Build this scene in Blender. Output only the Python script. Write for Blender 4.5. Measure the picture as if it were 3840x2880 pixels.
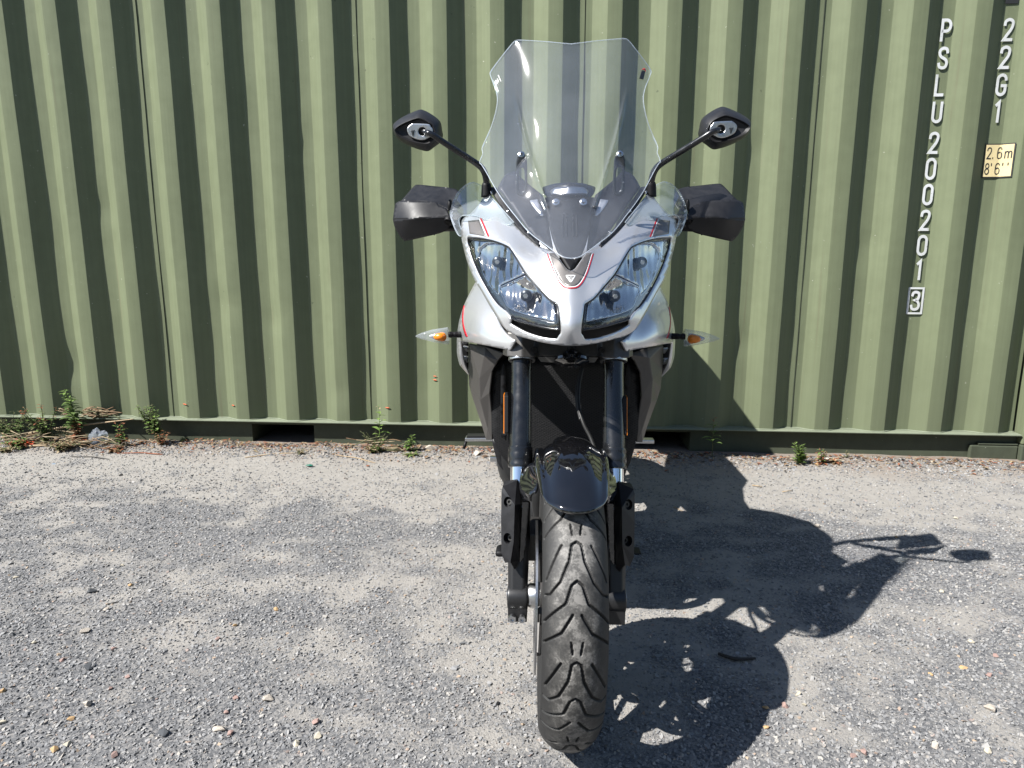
import bpy, bmesh, math, random
import numpy as np
from mathutils import Vector, Matrix, noise
from mathutils.geometry import delaunay_2d_cdt

# ------------------------------------------------------------------ clear
for o in list(bpy.data.objects): bpy.data.objects.remove(o)
scene = bpy.context.scene
COL = scene.collection
random.seed(7)

# ------------------------------------------------------------------ camera
K = 3840.0 / 2212.0
FPX = 2560.0
CAM = np.array([0.0, -1.374, 1.03])
YAW, PITCH, ROLL = -0.082, 0.18868, -0.00177
def _rot(yaw, pitch, roll):
    f = np.array([math.sin(yaw)*math.cos(pitch), math.cos(yaw)*math.cos(pitch), -math.sin(pitch)])
    r = np.array([math.cos(yaw), -math.sin(yaw), 0.0]); d = np.cross(f, r)
    c, s = math.cos(roll), math.sin(roll)
    return np.array([c*r+s*d, -s*r+c*d, f])
ROT = _rot(YAW, PITCH, ROLL)
cam_data = bpy.data.cameras.new('camera')
cam_data.sensor_width = 36.0
cam_data.lens = FPX/3840.0*36.0
cam_data.clip_start = 0.02
cam_data.clip_end = 500.0
cam = bpy.data.objects.new('camera', cam_data)
COL.objects.link(cam)
_m = Matrix(((ROT[0][0], -ROT[1][0], -ROT[2][0], CAM[0]),
             (ROT[0][1], -ROT[1][1], -ROT[2][1], CAM[1]),
             (ROT[0][2], -ROT[1][2], -ROT[2][2], CAM[2]),
             (0, 0, 0, 1)))
cam.matrix_world = _m
scene.camera = cam

# ------------------------------------------------------------------ sky, sun, exposure
SUN_AZ = math.radians(60.0)     # from the wall normal, on the left of the photographer
SUN_EL = math.radians(47.5)
to_sun = Vector((-math.sin(SUN_AZ)*math.cos(SUN_EL), -math.cos(SUN_AZ)*math.cos(SUN_EL), math.sin(SUN_EL)))
world = bpy.data.worlds.new('World')
scene.world = world
world.use_nodes = True
wn = world.node_tree.nodes
sky = wn.new('ShaderNodeTexSky')
sky.sky_type = 'NISHITA'
sky.sun_disc = False
sky.sun_elevation = SUN_EL
sky.sun_rotation = math.atan2(to_sun.x, to_sun.y)
sky.air_density = 1.0
sky.dust_density = 0.4
bg = wn['Background']
bg.inputs['Strength'].default_value = 0.068
world.node_tree.links.new(sky.outputs['Color'], bg.inputs['Color'])
sun_data = bpy.data.lights.new('sun', 'SUN')
sun_data.energy = 5.0
sun_data.angle = math.radians(0.53)
sun_data.color = (1.0, 0.975, 0.93)
sun = bpy.data.objects.new('sun', sun_data)
COL.objects.link(sun)
sun.rotation_euler = to_sun.to_track_quat('Z', 'Y').to_euler()
sun.location = to_sun*20
scene.view_settings.view_transform = 'Standard'
scene.view_settings.look = 'None'
scene.view_settings.gamma = 1.0
scene.view_settings.use_curve_mapping = False
scene.view_settings.exposure = 1.25
scene.cycles.max_bounces = 14
scene.cycles.transparent_max_bounces = 24
scene.cycles.transmission_bounces = 10
scene.cycles.glossy_bounces = 6
scene.cycles.caustics_reflective = False
scene.cycles.caustics_refractive = False
scene.cycles.use_denoising = True

# ------------------------------------------------------------------ node helpers
def new_mat(name):
    m = bpy.data.materials.new(name); m.use_nodes = True
    return m, m.node_tree, m.node_tree.nodes['Principled BSDF']
def setp(b, **kw):
    names = dict(color='Base Color', rough='Roughness', metal='Metallic', spec='Specular IOR Level', coat='Coat Weight',
                 coat_rough='Coat Roughness', trans='Transmission Weight', ior='IOR', alpha='Alpha')
    for k, v in kw.items():
        i = b.inputs[names[k]]
        i.default_value = (*v, 1.0) if isinstance(v, tuple) and len(v) == 3 else v
def nd(nt, t, **kw):
    n = nt.nodes.new(t)
    for k, v in kw.items():
        if k in ('operation', 'blend_type', 'data_type', 'feature', 'noise_dimensions', 'wave_type', 'bands_direction', 'distance'):
            setattr(n, k, v)
        else:
            n.inputs[k].default_value = v
    return n
def noise_tex(nt, scale, detail=4.0, rough=0.55, coord=None, vec='Object'):
    c = coord or nt.nodes.new('ShaderNodeTexCoord')
    n = nd(nt, 'ShaderNodeTexNoise', Scale=scale, Detail=detail, Roughness=rough)
    nt.links.new(c.outputs[vec], n.inputs['Vector'])
    return n
def ramp(nt, src, stops):
    r = nt.nodes.new('ShaderNodeValToRGB')
    e = r.color_ramp.elements
    c4 = lambda c: (*c, 1.0) if isinstance(c, tuple) else (c, c, c, 1.0)
    e[0].position = stops[0][0]; e[0].color = c4(stops[0][1])
    e[1].position = stops[-1][0]; e[1].color = c4(stops[-1][1])
    for p, c in stops[1:-1]:
        q = e.new(p); q.color = c4(c)
    nt.links.new(src, r.inputs['Fac'])
    return r
def bump(nt, b, src, strength, dist=0.002):
    n = nd(nt, 'ShaderNodeBump', Strength=strength, Distance=dist)
    nt.links.new(src, n.inputs['Height'])
    nt.links.new(n.outputs['Normal'], b.inputs['Normal'])
    return n
def mixc(nt, fac, a, b_, blend='MIX'):
    n = nt.nodes.new('ShaderNodeMix'); n.data_type = 'RGBA'; n.blend_type = blend
    for i, v in ((0, fac), (6, a), (7, b_)):
        if hasattr(v, 'is_linked') or hasattr(v, 'links'): nt.links.new(v, n.inputs[i])
        else: n.inputs[i].default_value = (*v, 1.0) if isinstance(v, tuple) else v
    return n.outputs[2]

M = {}
def simple(name, color, rough, metal=0.0, coat=0.0, spec=0.5, nscale=0, namount=0.0, bscale=0, bstr=0.0, bdist=0.001, rvar=0.0):
    if name.split('_')[0] in ('rock', 'twig', 'litter', 'soil', 'red', 'white', 'grey', 'amber', 'cream', 'marker', 'graphite', 'black', 'dark', 'cast', 'engine', 'alloy', 'bulb', 'smoke', 'bark', 'rubber', 'seat') and metal < 0.95: color = tuple(c*0.74 for c in color)
    m, nt, b = new_mat(name)
    setp(b, color=color, rough=rough, metal=metal, coat=coat, coat_rough=0.03, spec=spec)
    if nscale:
        n = noise_tex(nt, nscale)
        r = ramp(nt, n.outputs['Fac'], [(0.3, tuple(c*(1-namount) for c in color)), (0.7, tuple(min(1, c*(1+namount)) for c in color))])
        nt.links.new(r.outputs['Color'], b.inputs['Base Color'])
        if rvar:
            r2 = ramp(nt, n.outputs['Fac'], [(0.3, max(0, rough-rvar)), (0.7, min(1, rough+rvar))])
            nt.links.new(r2.outputs['Color'], b.inputs['Roughness'])
    if bscale:
        n2 = noise_tex(nt, bscale, 3.0)
        bump(nt, b, n2.outputs['Fac'], bstr, bdist)
    M[name] = m
    return m
simple('silver_paint', (0.60, 0.605, 0.615), 0.33, metal=0.72, coat=0.8, nscale=900, namount=0.06)
simple('graphite_paint', (0.088, 0.082, 0.077), 0.42, metal=0.35, nscale=700, namount=0.08, bscale=900, bstr=0.05)
simple('black_gloss', (0.006, 0.006, 0.007), 0.06, coat=1.0, nscale=14, namount=0.3)
simple('black_plastic', (0.018, 0.018, 0.020), 0.45, spec=0.32, nscale=60, namount=0.18, bscale=1400, bstr=0.12, bdist=0.0004, rvar=0.06)
simple('dark_plastic', (0.006, 0.006, 0.007), 0.55, spec=0.25, nscale=60, namount=0.2, bscale=900, bstr=0.1, bdist=0.0004)
simple('black_tube', (0.010, 0.0105, 0.012), 0.26, metal=0.1, coat=0.3, nscale=50, namount=0.2, rvar=0.08)
simple('engine_black', (0.007, 0.007, 0.0075), 0.6, nscale=30, namount=0.4)
simple('cast_black', (0.016, 0.016, 0.017), 0.4, nscale=300, namount=0.2, bscale=700, bstr=0.2, bdist=0.0005)
simple('chrome', (0.75, 0.76, 0.78), 0.07, metal=1.0)
simple('alloy', (0.55, 0.55, 0.55), 0.32, metal=1.0, nscale=200, namount=0.1)
simple('alloy_dark', (0.11, 0.105, 0.10), 0.38, metal=0.7, nscale=120, namount=0.15)
simple('disc_steel', (0.5, 0.5, 0.5), 0.3, metal=1.0, nscale=300, namount=0.15)
simple('screw_steel', (0.6, 0.6, 0.6), 0.22, metal=1.0)
simple('red_film', (0.55, 0.008, 0.02), 0.3, coat=0.5)
simple('white_film', (0.75, 0.75, 0.75), 0.35)
simple('white_enamel', (0.78, 0.80, 0.82), 0.5, nscale=40, namount=0.05)
simple('grey_film', (0.20, 0.185, 0.175), 0.34, metal=0.3, coat=0.4)
simple('rubber_hose', (0.012, 0.012, 0.012), 0.45)
simple('seat_vinyl', (0.015, 0.015, 0.016), 0.55, bscale=600, bstr=0.2)
simple('lamp_black', (0.008, 0.008, 0.009), 0.25, coat=0.3)
simple('bulb_cap', (0.05, 0.055, 0.06), 0.3, metal=0.4)
simple('smoke_chrome', (0.20, 0.18, 0.165), 0.16, metal=0.9)
simple('amber', (0.85, 0.24, 0.01), 0.35)
simple('cream_enamel', (0.80, 0.66, 0.36), 0.45, nscale=12, namount=0.12)
simple('print_black', (0.02, 0.02, 0.02), 0.5)
simple('marker_orange', (0.62, 0.12, 0.04), 0.6)

def mirror_refl():
    m, nt, b = new_mat('lamp_reflector')
    setp(b, color=(0.66, 0.62, 0.57), rough=0.10, metal=1.0)
    c = nt.nodes.new('ShaderNodeTexCoord')
    w = nd(nt, 'ShaderNodeTexWave', Scale=19.0, Distortion=2.2, Detail=1.5)
    w.wave_type = 'BANDS'; w.bands_direction = 'X'
    nt.links.new(c.outputs['Object'], w.inputs['Vector'])
    bump(nt, b, w.outputs['Fac'], 0.30, 0.004)
    M['lamp_reflector'] = m
mirror_refl()
def worn_white():
    m, nt, b = new_mat('white_enamel')
    c = nt.nodes.new('ShaderNodeTexCoord')
    n = noise_tex(nt, 95, 5, 0.7, c); n2 = noise_tex(nt, 9, 3, 0.6, c)
    base = ramp(nt, n2.outputs['Fac'], [(0.3, (0.47, 0.48, 0.47)), (0.7, (0.60, 0.61, 0.62))])
    col = mixc(nt, ramp(nt, n.outputs['Fac'], [(0.60, 0.0), (0.68, 0.75)]).outputs['Color'], base.outputs['Color'], (0.17, 0.19, 0.12))
    nt.links.new(col, b.inputs['Base Color']); setp(b, rough=0.55)
    M['white_enamel'] = m
worn_white()

def glass(name, tint, haze=0.0, refl=1.0, rough=0.01, scratch=False):
    m, nt, b = new_mat(name)
    nt.nodes.remove(b)
    out = nt.nodes['Material Output']
    tr = nd(nt, 'ShaderNodeBsdfTransparent', Color=(*tint, 1))
    gl = nd(nt, 'ShaderNodeBsdfGlossy', Color=(refl, refl, refl, 1), Roughness=rough)
    lw = nd(nt, 'ShaderNodeLayerWeight', Blend=0.5)
    pw = nd(nt, 'ShaderNodeMath', operation='POWER'); nt.links.new(lw.outputs['Facing'], pw.inputs[0]); pw.inputs[1].default_value = 5.0
    fr = nd(nt, 'ShaderNodeMath', operation='MULTIPLY_ADD'); nt.links.new(pw.outputs[0], fr.inputs[0]); fr.inputs[1].default_value = 0.9; fr.inputs[2].default_value = 0.035
    mx = nt.nodes.new('ShaderNodeMixShader')
    nt.links.new(fr.outputs[0], mx.inputs[0]); nt.links.new(tr.outputs[0], mx.inputs[1]); nt.links.new(gl.outputs[0], mx.inputs[2])
    last = mx
    if haze:
        df = nd(nt, 'ShaderNodeBsdfDiffuse', Color=(0.78, 0.84, 0.94, 1))
        mh = nt.nodes.new('ShaderNodeMixShader')
        n = noise_tex(nt, 9.0, 6.0)
        r = ramp(nt, n.outputs['Fac'], [(0.3, haze*0.75), (0.75, haze*1.3)])
        fac = r.outputs['Color']
        if scratch:
            n2 = noise_tex(nt, 420.0, 2.0)
            r2 = ramp(nt, n2.outputs['Fac'], [(0.745, 0.0), (0.78, 0.25)])
            ad = nd(nt, 'ShaderNodeMath', operation='ADD')
            nt.links.new(fac, ad.inputs[0]); nt.links.new(r2.outputs['Color'], ad.inputs[1]); fac = ad.outputs[0]
        nt.links.new(fac, mh.inputs[0]); nt.links.new(mx.outputs[0], mh.inputs[1]); nt.links.new(df.outputs[0], mh.inputs[2])
        last = mh
    nt.links.new(last.outputs[0], out.inputs['Surface'])
    M[name] = m
glass('screen_clear', (0.955, 0.958, 0.972), haze=0.030, scratch=True, rough=0.045)
glass('lens_clear', (0.95, 0.96, 0.97))
glass('deflector_clear', (0.93, 0.955, 0.95), haze=0.05)
glass('signal_clear', (0.90, 0.90, 0.90), haze=0.13)
glass('edge_clear', (0.88, 0.92, 0.92), haze=0.26)
glass('bag_clear', (0.90, 0.92, 0.94), haze=0.16)

# ------------------------------------------------------------------ geometry helpers
BIKE_X0, BIKE_YAW = 0.006, 0.029      # the motorcycle stands turned a little to the line of sight
def shift(y): return (BIKE_X0-BIKE_YAW*y)*FPX/(y+1.374)/K
def PS(u, v, y):
    """photograph position (2212-wide scale) at the depth plane y -> point"""
    d = ROT.T @ np.array([(u*K-1920)/FPX, (v*K-1440)/FPX, 1.0])
    t = (y-CAM[1])/d[1]
    p = CAM+t*d
    return (float(p[0]), float(p[1]), float(p[2]))
def P(u, v, y): return PS(u-shift(y), v, y)
def PSN(u, v, y):
    """the same for arrays"""
    D = np.stack([(u*K-1920)/FPX, (v*K-1440)/FPX, np.ones_like(u)], 1) @ ROT
    t = (y-CAM[1])/D[:, 1]
    return CAM+t[:, None]*D
def PZ(u, v, z):
    d = ROT.T @ np.array([(u*K-1920)/FPX, (v*K-1440)/FPX, 1.0])
    t = (z-CAM[2])/d[2]
    p = CAM+t*d
    return (float(p[0]), float(p[1]), float(p[2]))
def proj(X):
    q = ROT @ (np.array(X)-CAM)
    return ((1920+FPX*q[0]/q[2])/K, (1440+FPX*q[1]/q[2])/K)
_a, _b = proj((0, 0, 0)), proj((0, 0, 1.5))
def uc(v): return _a[0]+(v-_a[1])*(_b[0]-_a[0])/(_b[1]-_a[1])
# authoring frames: enlarged crops of the photograph in which outlines were read
def _fr(x0, y0, w, zw): return lambda *p: [((x0+q[0]*w/zw)/K, (y0+q[1]*w/zw)/K)+tuple(q[2:]) for q in p]
ZA = _fr(1400, 100, 1500, 2212)
ZB = _fr(1650, 650, 1000, 2212)
ZC = _fr(1650, 1200, 1000, 2212)
ZD = _fr(1750, 1650, 750, 1778)
ZL = _fr(1430, 350, 520, 1438)
ZS = _fr(1750, 130, 800, 2212)

def tag(o, label=None, cat=None, group=None, kind=None):
    if label: o['label'] = label
    if cat: o['category'] = cat
    if group: o['group'] = group
    if kind: o['kind'] = kind
    return o
def empty(name, loc=(0, 0, 0), label=None, cat=None, group=None, parent=None):
    o = bpy.data.objects.new(name, None); COL.objects.link(o); o.location = loc
    o.empty_display_size = 0.1
    if parent: o.parent = parent
    return tag(o, label, cat, group)
def mesh(name, verts, faces, smooth=True, autosm=None):
    me = bpy.data.meshes.new(name)
    me.from_pydata([tuple(v) for v in verts], [], [tuple(f) for f in faces])
    me.update()
    if smooth: me.polygons.foreach_set('use_smooth', [True]*len(me.polygons))
    if autosm is not None and smooth:
        me.set_sharp_from_angle(angle=math.radians(autosm))
    return me
def link(name, me, mat, parent=None, solid=0.0, bevel=0.0, subsurf=0, loc=None, offset=-1.0):
    o = bpy.data.objects.new(name, me); COL.objects.link(o)
    if mat is not None and len(me.materials) == 0: me.materials.append(M[mat] if isinstance(mat, str) else mat)
    if parent: o.parent = parent
    if loc is not None: o.location = loc
    if solid:
        s = o.modifiers.new('thickness', 'SOLIDIFY'); s.thickness = solid; s.offset = offset
    if bevel:
        s = o.modifiers.new('edge', 'BEVEL'); s.width = bevel; s.segments = 2; s.limit_method = 'ANGLE'; s.angle_limit = math.radians(25)
        s.harden_normals = False
    if subsurf:
        s = o.modifiers.new('sub', 'SUBSURF'); s.levels = subsurf; s.render_levels = subsurf
    return o
def mk(name, geo, mat, parent=None, flip=False, **kw):
    sm = kw.pop('smooth', True); au = kw.pop('autosm', None)
    v, f = geo
    if flip:
        v = [(-p[0], p[1], p[2]) for p in v]; f = [tuple(reversed(q)) for q in f]
    return link(name, mesh(name, v, f, sm, au), mat, parent, **kw)
def both(name, geo, mat, parents, **kw):
    """left piece and its mirror image"""
    if not isinstance(parents, (list, tuple)): parents = (parents, parents)
    return (mk(name, geo, mat, parents[0], **dict(kw)), mk(name, geo, mat, parents[1], flip=True, **dict(kw)))
def join_geo(*gs):
    V, F = [], []
    for v, f in gs:
        n = len(V); V += list(v); F += [tuple(i+n for i in q) for q in f]
    return V, F

def spline(pts, n=5, closed=True):
    """Catmull-Rom through pts; a point with a third value is a sharp corner"""
    N = len(pts)
    out = []
    rng = range(N) if closed else range(N-1)
    for i in rng:
        p1, p2 = pts[i], pts[(i+1) % N]
        p0 = pts[i-1] if (closed or i > 0) else p1
        p3 = pts[(i+2) % N] if (closed or i+2 < N) else p2
        if len(p1) > 2: p0 = p1
        if len(p2) > 2: p3 = p2
        a, b, c, d = (np.array(q[:2], float) for q in (p0, p1, p2, p3))
        for k in range(n):
            t = k/n
            out.append(tuple(0.5*((2*b)+(-a+c)*t+(2*a-5*b+4*c-d)*t*t+(-a+3*b-3*c+d)*t**3)))
    if not closed: out.append(tuple(pts[-1][:2]))
    return out
class Depth:
    """thin-plate surface y(|d|, v) through control points (u, v, y)"""
    def __init__(self, pts, full=True, add=None):
        self.add = add
        A = np.array([[uc(p[1])-p[0]+shift(p[2]), p[1], p[2]] for p in pts], float)
        self.full = full
        if full: A = np.vstack([A, A[A[:, 0] > 3]*[-1, 1, 1]])
        self.s = 100.0
        X = A[:, :2]/self.s
        n = len(X)
        r = np.linalg.norm(X[:, None]-X[None], axis=2)
        Km = np.where(r > 0, r*r*np.log(np.maximum(r, 1e-9)), 0)+np.eye(n)*3e-3
        Pm = np.hstack([np.ones((n, 1)), X])
        L = np.block([[Km, Pm], [Pm.T, np.zeros((3, 3))]])
        self.w = np.linalg.solve(L, np.concatenate([A[:, 2], np.zeros(3)]))
        self.X = X
    def many(self, d, v):
        q = np.stack([d, v], 1)/self.s
        r = np.linalg.norm(self.X[None]-q[:, None], axis=2)
        k = np.where(r > 0, r*r*np.log(np.maximum(r, 1e-9)), 0)
        y = k @ self.w[:-3]+self.w[-3]+self.w[-2]*q[:, 0]+self.w[-1]*q[:, 1]
        if self.add: y = y+np.array([self.add(a, b) for a, b in zip(d, v)])
        return y
    def __call__(self, d, v): return float(self.many(np.array([d], float), np.array([v], float))[0])
class Off:
    """a depth surface moved back by k"""
    def __init__(self, base, k): self.b, self.k = base, k
    def many(self, d, v): return self.b.many(d, v)+self.k
    def __call__(self, d, v): return self.b(d, v)+self.k
def dmany(depth, d, v):
    if hasattr(depth, 'many'): return depth.many(d, v)
    if callable(depth): return np.array([depth(a, b) for a, b in zip(d, v)], float)
    return np.full(len(d), float(depth))
def inside_many(X, Y, poly):
    c = np.zeros(len(X), bool); n = len(poly); j = n-1
    for i in range(n):
        xi, yi = poly[i]; xj, yj = poly[j]
        if yi != yj:
            m = (yi > Y) != (yj > Y)
            c ^= m & (X < (xj-xi)*(Y-yi)/(yj-yi)+xi)
        j = i
    return c
def dv(pts, depth=0.0):
    """columns measured from the middle plane of the bike, corrected for its heading"""
    u = np.array([p[0] for p in pts], float); v = np.array([p[1] for p in pts], float)
    c = np.array([uc(q) for q in v]); d = c-u
    for _ in range(3): d = c-u+np.array([shift(y) for y in dmany(depth, d, v)])
    return [(float(a),)+tuple(p[1:]) for a, p in zip(d, pts)]
def resample(poly, step):
    out = []
    n = len(poly)
    for i in range(n):
        a, b = np.array(poly[i]), np.array(poly[(i+1) % n])
        L = np.linalg.norm(b-a); k = max(1, int(round(L/step)))
        for j in range(k): out.append(tuple(a+(b-a)*j/k))
    res = []
    for p in out:
        if not res or math.hypot(p[0]-res[-1][0], p[1]-res[-1][1]) > step*0.3: res.append(p)
    if math.hypot(res[0][0]-res[-1][0], res[0][1]-res[-1][1]) < step*0.3: res.pop()
    return res
def panel(outline, depth, holes=(), full=False, step=6.0, lift=0.0, sub=5):
    """sheet cut to an outline (and holes) read from the front view, laid on a depth surface; full: half outline mirrored about the bike's middle"""
    o = dv(outline, depth)
    if full:
        h = spline(o, sub, closed=False)
        h[0] = (0.0, h[0][1]); h[-1] = (0.0, h[-1][1])
        h = [h[0]]+[(max(p[0], 0.2), p[1]) for p in h[1:-1]]+[h[-1]]
        poly = h+[(-p[0], p[1]) for p in reversed(h) if abs(p[0]) > 0.3]
    else:
        poly = spline(o, sub)
    poly = resample(poly, step)
    hs = []
    for q in holes:
        q = spline(dv(q, depth), sub)
        hs.append(resample(q, step))
        if full: hs.append(resample([(-p[0], p[1]) for p in q], step))
    loops = [poly]+hs
    pts, edges = [], []
    for L in loops:
        n = len(pts); pts += L
        edges += [(n+i, n+(i+1) % len(L)) for i in range(len(L))]
    xs = [p[0] for p in poly]; ys = [p[1] for p in poly]
    B = np.array(pts)
    gy_ = np.arange(min(ys)+step*0.5, max(ys), step*0.87); gx_ = np.arange(min(xs), max(xs), step)
    if len(gy_) and len(gx_):
        X, Y = np.meshgrid(gx_, gy_); X = X+(np.arange(len(gy_)) % 2)[:, None]*step*0.5
        X, Y = X.ravel(), Y.ravel()
        k = inside_many(X, Y, poly)
        for h_ in hs: k &= ~inside_many(X, Y, h_)
        X, Y = X[k], Y[k]
        if len(X):
            m = np.min((B[None, :, 0]-X[:, None])**2+(B[None, :, 1]-Y[:, None])**2, axis=1) > (step*0.6)**2
            pts += list(zip(X[m].tolist(), Y[m].tolist()))
    co, _, fa, *_r = delaunay_2d_cdt([Vector(p) for p in pts], edges, [], 0, 1e-5)
    C = np.array([(c[0], c[1]) for c in co])
    T = np.array([tuple(f)[:3] for f in fa])
    cc = C[T].mean(1)
    k = inside_many(cc[:, 0], cc[:, 1], poly)
    for h_ in hs: k &= ~inside_many(cc[:, 0], cc[:, 1], h_)
    T = T[k]
    d, v = C[:, 0], C[:, 1]
    W = PSN(np.array([uc(q) for q in v])-np.abs(d), v, dmany(depth, d, v)+lift)
    W[:, 0] *= np.where(d >= 0, 1, -1)
    a, b, c = W[T[:, 0]], W[T[:, 1]], W[T[:, 2]]
    ny = np.cross(b-a, c-a)[:, 1]
    T[ny > 0] = T[ny > 0][:, ::-1]
    used = np.unique(T); mp = np.full(len(W), -1); mp[used] = np.arange(len(used))
    return [tuple(p) for p in W[used].tolist()], [tuple(f) for f in mp[T].tolist()]

def frame_of(t, up=Vector((0, 0, 1))):
    t = t.normalized()
    if abs(t.dot(up)) > 0.95: up = Vector((0, 1, 0))
    x = t.cross(up).normalized(); y = x.cross(t).normalized()
    return x, y
def tube(path, rad, seg=14, n=6, caps=True, curve=True):
    pts = [Vector(p) for p in path]
    rr = rad if isinstance(rad, (list, tuple)) else [rad]*len(pts)
    if curve and len(pts) > 2:
        Q, RR = [], []
        N = len(pts)
        for i in range(N-1):
            a = pts[i-1] if i else pts[i]; b, c = pts[i], pts[i+1]; d = pts[i+2] if i+2 < N else c
            for k in range(n):
                t = k/n
                Q.append(0.5*((2*b)+(-a+c)*t+(2*a-5*b+4*c-d)*t*t+(-a+3*b-3*c+d)*t**3)); RR.append(rr[i]+(rr[i+1]-rr[i])*t)
        Q.append(pts[-1]); RR.append(rr[-1])
        pts, rr = Q, RR
    V, F = [], []
    px = None
    for i, p in enumerate(pts):
        t = (pts[min(i+1, len(pts)-1)]-pts[max(i-1, 0)])
        if t.length < 1e-9: t = Vector((0, 0, 1))
        t.normalize()
        if px is None: x, y = frame_of(t)
        else:
            x = (px-t*px.dot(t)).normalized(); y = x.cross(t)
        px = x
        for k in range(seg):
            a = 2*math.pi*k/seg
            V.append(tuple(p+(x*math.cos(a)+y*math.sin(a))*rr[i]))
    for i in range(len(pts)-1):
        for k in range(seg):
            a, b = i*seg+k, i*seg+(k+1) % seg
            F.append((a, b, b+seg, a+seg))
    if caps:
        F.append(tuple(range(seg-1, -1, -1))); n0 = (len(pts)-1)*seg; F.append(tuple(range(n0, n0+seg)))
    return V, F
def lathe(profile, center, axis, seg=32, closed=False):
    """profile [(r, h)] turned round axis"""
    ax = Vector(axis).normalized(); x, y = frame_of(ax); c = Vector(center)
    V, F = [], []
    for r, h in profile:
        for k in range(seg):
            a = 2*math.pi*k/seg
            V.append(tuple(c+ax*h+(x*math.cos(a)+y*math.sin(a))*r))
    n = len(profile)
    for i in range(n if closed else n-1):
        for k in range(seg):
            a = i*seg+k; b = i*seg+(k+1) % seg; j = ((i+1) % n)*seg
            F.append((a, b, j+(k+1) % seg, j+k))
    return V, F
def loft(loops, cap=True, closed=True):
    n = len(loops[0]); V = [tuple(p) for L in loops for p in L]; F = []
    for i in range(len(loops)-1):
        for k in range(n if closed else n-1):
            a = i*n+k; b = i*n+(k+1) % n
            F.append((a, b, b+n, a+n))
    if cap and closed:
        F.append(tuple(range(n-1, -1, -1))); m = (len(loops)-1)*n; F.append(tuple(range(m, m+n)))
    return V, F
def box(x0, x1, y0, y1, z0, z1):
    V = [(x, y, z) for z in (z0, z1) for y in (y0, y1) for x in (x0, x1)]
    return V, [(0, 2, 3, 1), (4, 5, 7, 6), (0, 1, 5, 4), (2, 6, 7, 3), (0, 4, 6, 2), (1, 3, 7, 5)]
def prism(poly3, vec):
    n = len(poly3); v = Vector(vec)
    V = [tuple(p) for p in poly3]+[tuple(Vector(p)+v) for p in poly3]
    F = [tuple(range(n-1, -1, -1)), tuple(range(n, 2*n))]+[(i, (i+1) % n, (i+1) % n+n, i+n) for i in range(n)]
    return V, F
def fix_normals(geo):
    bm = bmesh.new(); vs = [bm.verts.new(v) for v in geo[0]]
    for f in geo[1]:
        try: bm.faces.new([vs[i] for i in f])
        except ValueError: pass
    bmesh.ops.recalc_face_normals(bm, faces=bm.faces)
    bm.verts.index_update()
    g = ([tuple(v.co) for v in bm.verts], [tuple(v.index for v in f.verts) for f in bm.faces]); bm.free()
    return g
def facets(pts, faces):
    """pts (u, v, y) read from the front view with their depths"""
    return fix_normals(([P(*p) for p in pts], faces))
def ell(cx, cz, y, rx, rz, n=24, p=2.0):
    out = []
    for k in range(n):
        a = 2*math.pi*k/n; c, s = math.cos(a), math.sin(a)
        out.append((cx+rx*math.copysign(abs(c)**(2/p), c), y, cz+rz*math.copysign(abs(s)**(2/p), s)))
    return out

def evaluated(geo, solid=0.0, bevel=0.0, offset=-1.0, cutters=()):
    """geometry with thickness and bored holes applied"""
    me = mesh('tmp', geo[0], geo[1], False); o = bpy.data.objects.new('tmp', me); COL.objects.link(o)
    tmp = [o]
    if solid:
        s = o.modifiers.new('t', 'SOLIDIFY'); s.thickness = solid; s.offset = offset
    if bevel:
        s = o.modifiers.new('b', 'BEVEL'); s.width = bevel; s.segments = 2; s.limit_method = 'ANGLE'; s.angle_limit = math.radians(20)
    for c in cutters:
        oc = bpy.data.objects.new('tmp', mesh('tmp', c[0], c[1], False)); COL.objects.link(oc); tmp.append(oc)
        s = o.modifiers.new('c', 'BOOLEAN'); s.operation = 'DIFFERENCE'; s.object = oc; s.solver = 'EXACT'
    dg = bpy.context.evaluated_depsgraph_get(); dg.update()
    ev = o.evaluated_get(dg); m2 = ev.to_mesh()
    g = ([tuple(v.co) for v in m2.vertices], [tuple(p.vertices) for p in m2.polygons])
    ev.to_mesh_clear()
    for t in tmp: bpy.data.objects.remove(t)
    return g

# ================================================================== GROUND
def gh(x, y):
    """height of the yard surface"""
    z = 0.006*noise.noise(Vector((x*1.1, y*1.1, 0.3)))+0.004*noise.noise(Vector((x*3.1, y*3.1, 4.0)))+0.0018*noise.noise(Vector((x*11, y*11, 9.0)))
    near = math.exp(-((y-2.02)/0.16)**2)
    z += near*(0.016+0.014*noise.noise(Vector((x*2.3, 0, 2.0)))+0.010*noise.noise(Vector((x*9.0, y*6, 4.0))))
    r = math.hypot(x-0.01, y)
    z *= min(1.0, r/0.25) if r < 0.25 else 1.0
    return z
def dust(x, y):
    """0 where chippings lie thick, 1 where pale dust covers the ground"""
    n = noise.noise(Vector((x*1.3+3.1, y*2.4, 1.0)))*0.22+noise.noise(Vector((x*4.3, y*6.5+2, 5.0)))*0.36+noise.noise(Vector((x*10, y*14, 7.0)))*0.34-0.10
    far = max(0.0, min(1.0, (y-1.0)/0.7))
    n += 0.46*far-0.10-0.16*max(0.0, min(1.0, (0.25-y)/0.6))
    n += 0.30*math.exp(-((x+0.05)**2/0.5+(y-0.35)**2/0.25))
    return max(0.0, min(1.0, 0.5+n*1.15))
def axis_vals(lo, hi, step, out):
    a = list(np.arange(lo, hi+1e-6, step))
    b = [hi+(out-hi)*t for t in (0.006, 0.03, 0.1, 0.3, 1.0)]
    c = [lo-(out+lo)*t for t in (1.0, 0.3, 0.1, 0.03, 0.006)]
    return c+a+b
gx = axis_vals(-3.4, 3.4, 0.025, 80.0)
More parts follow.
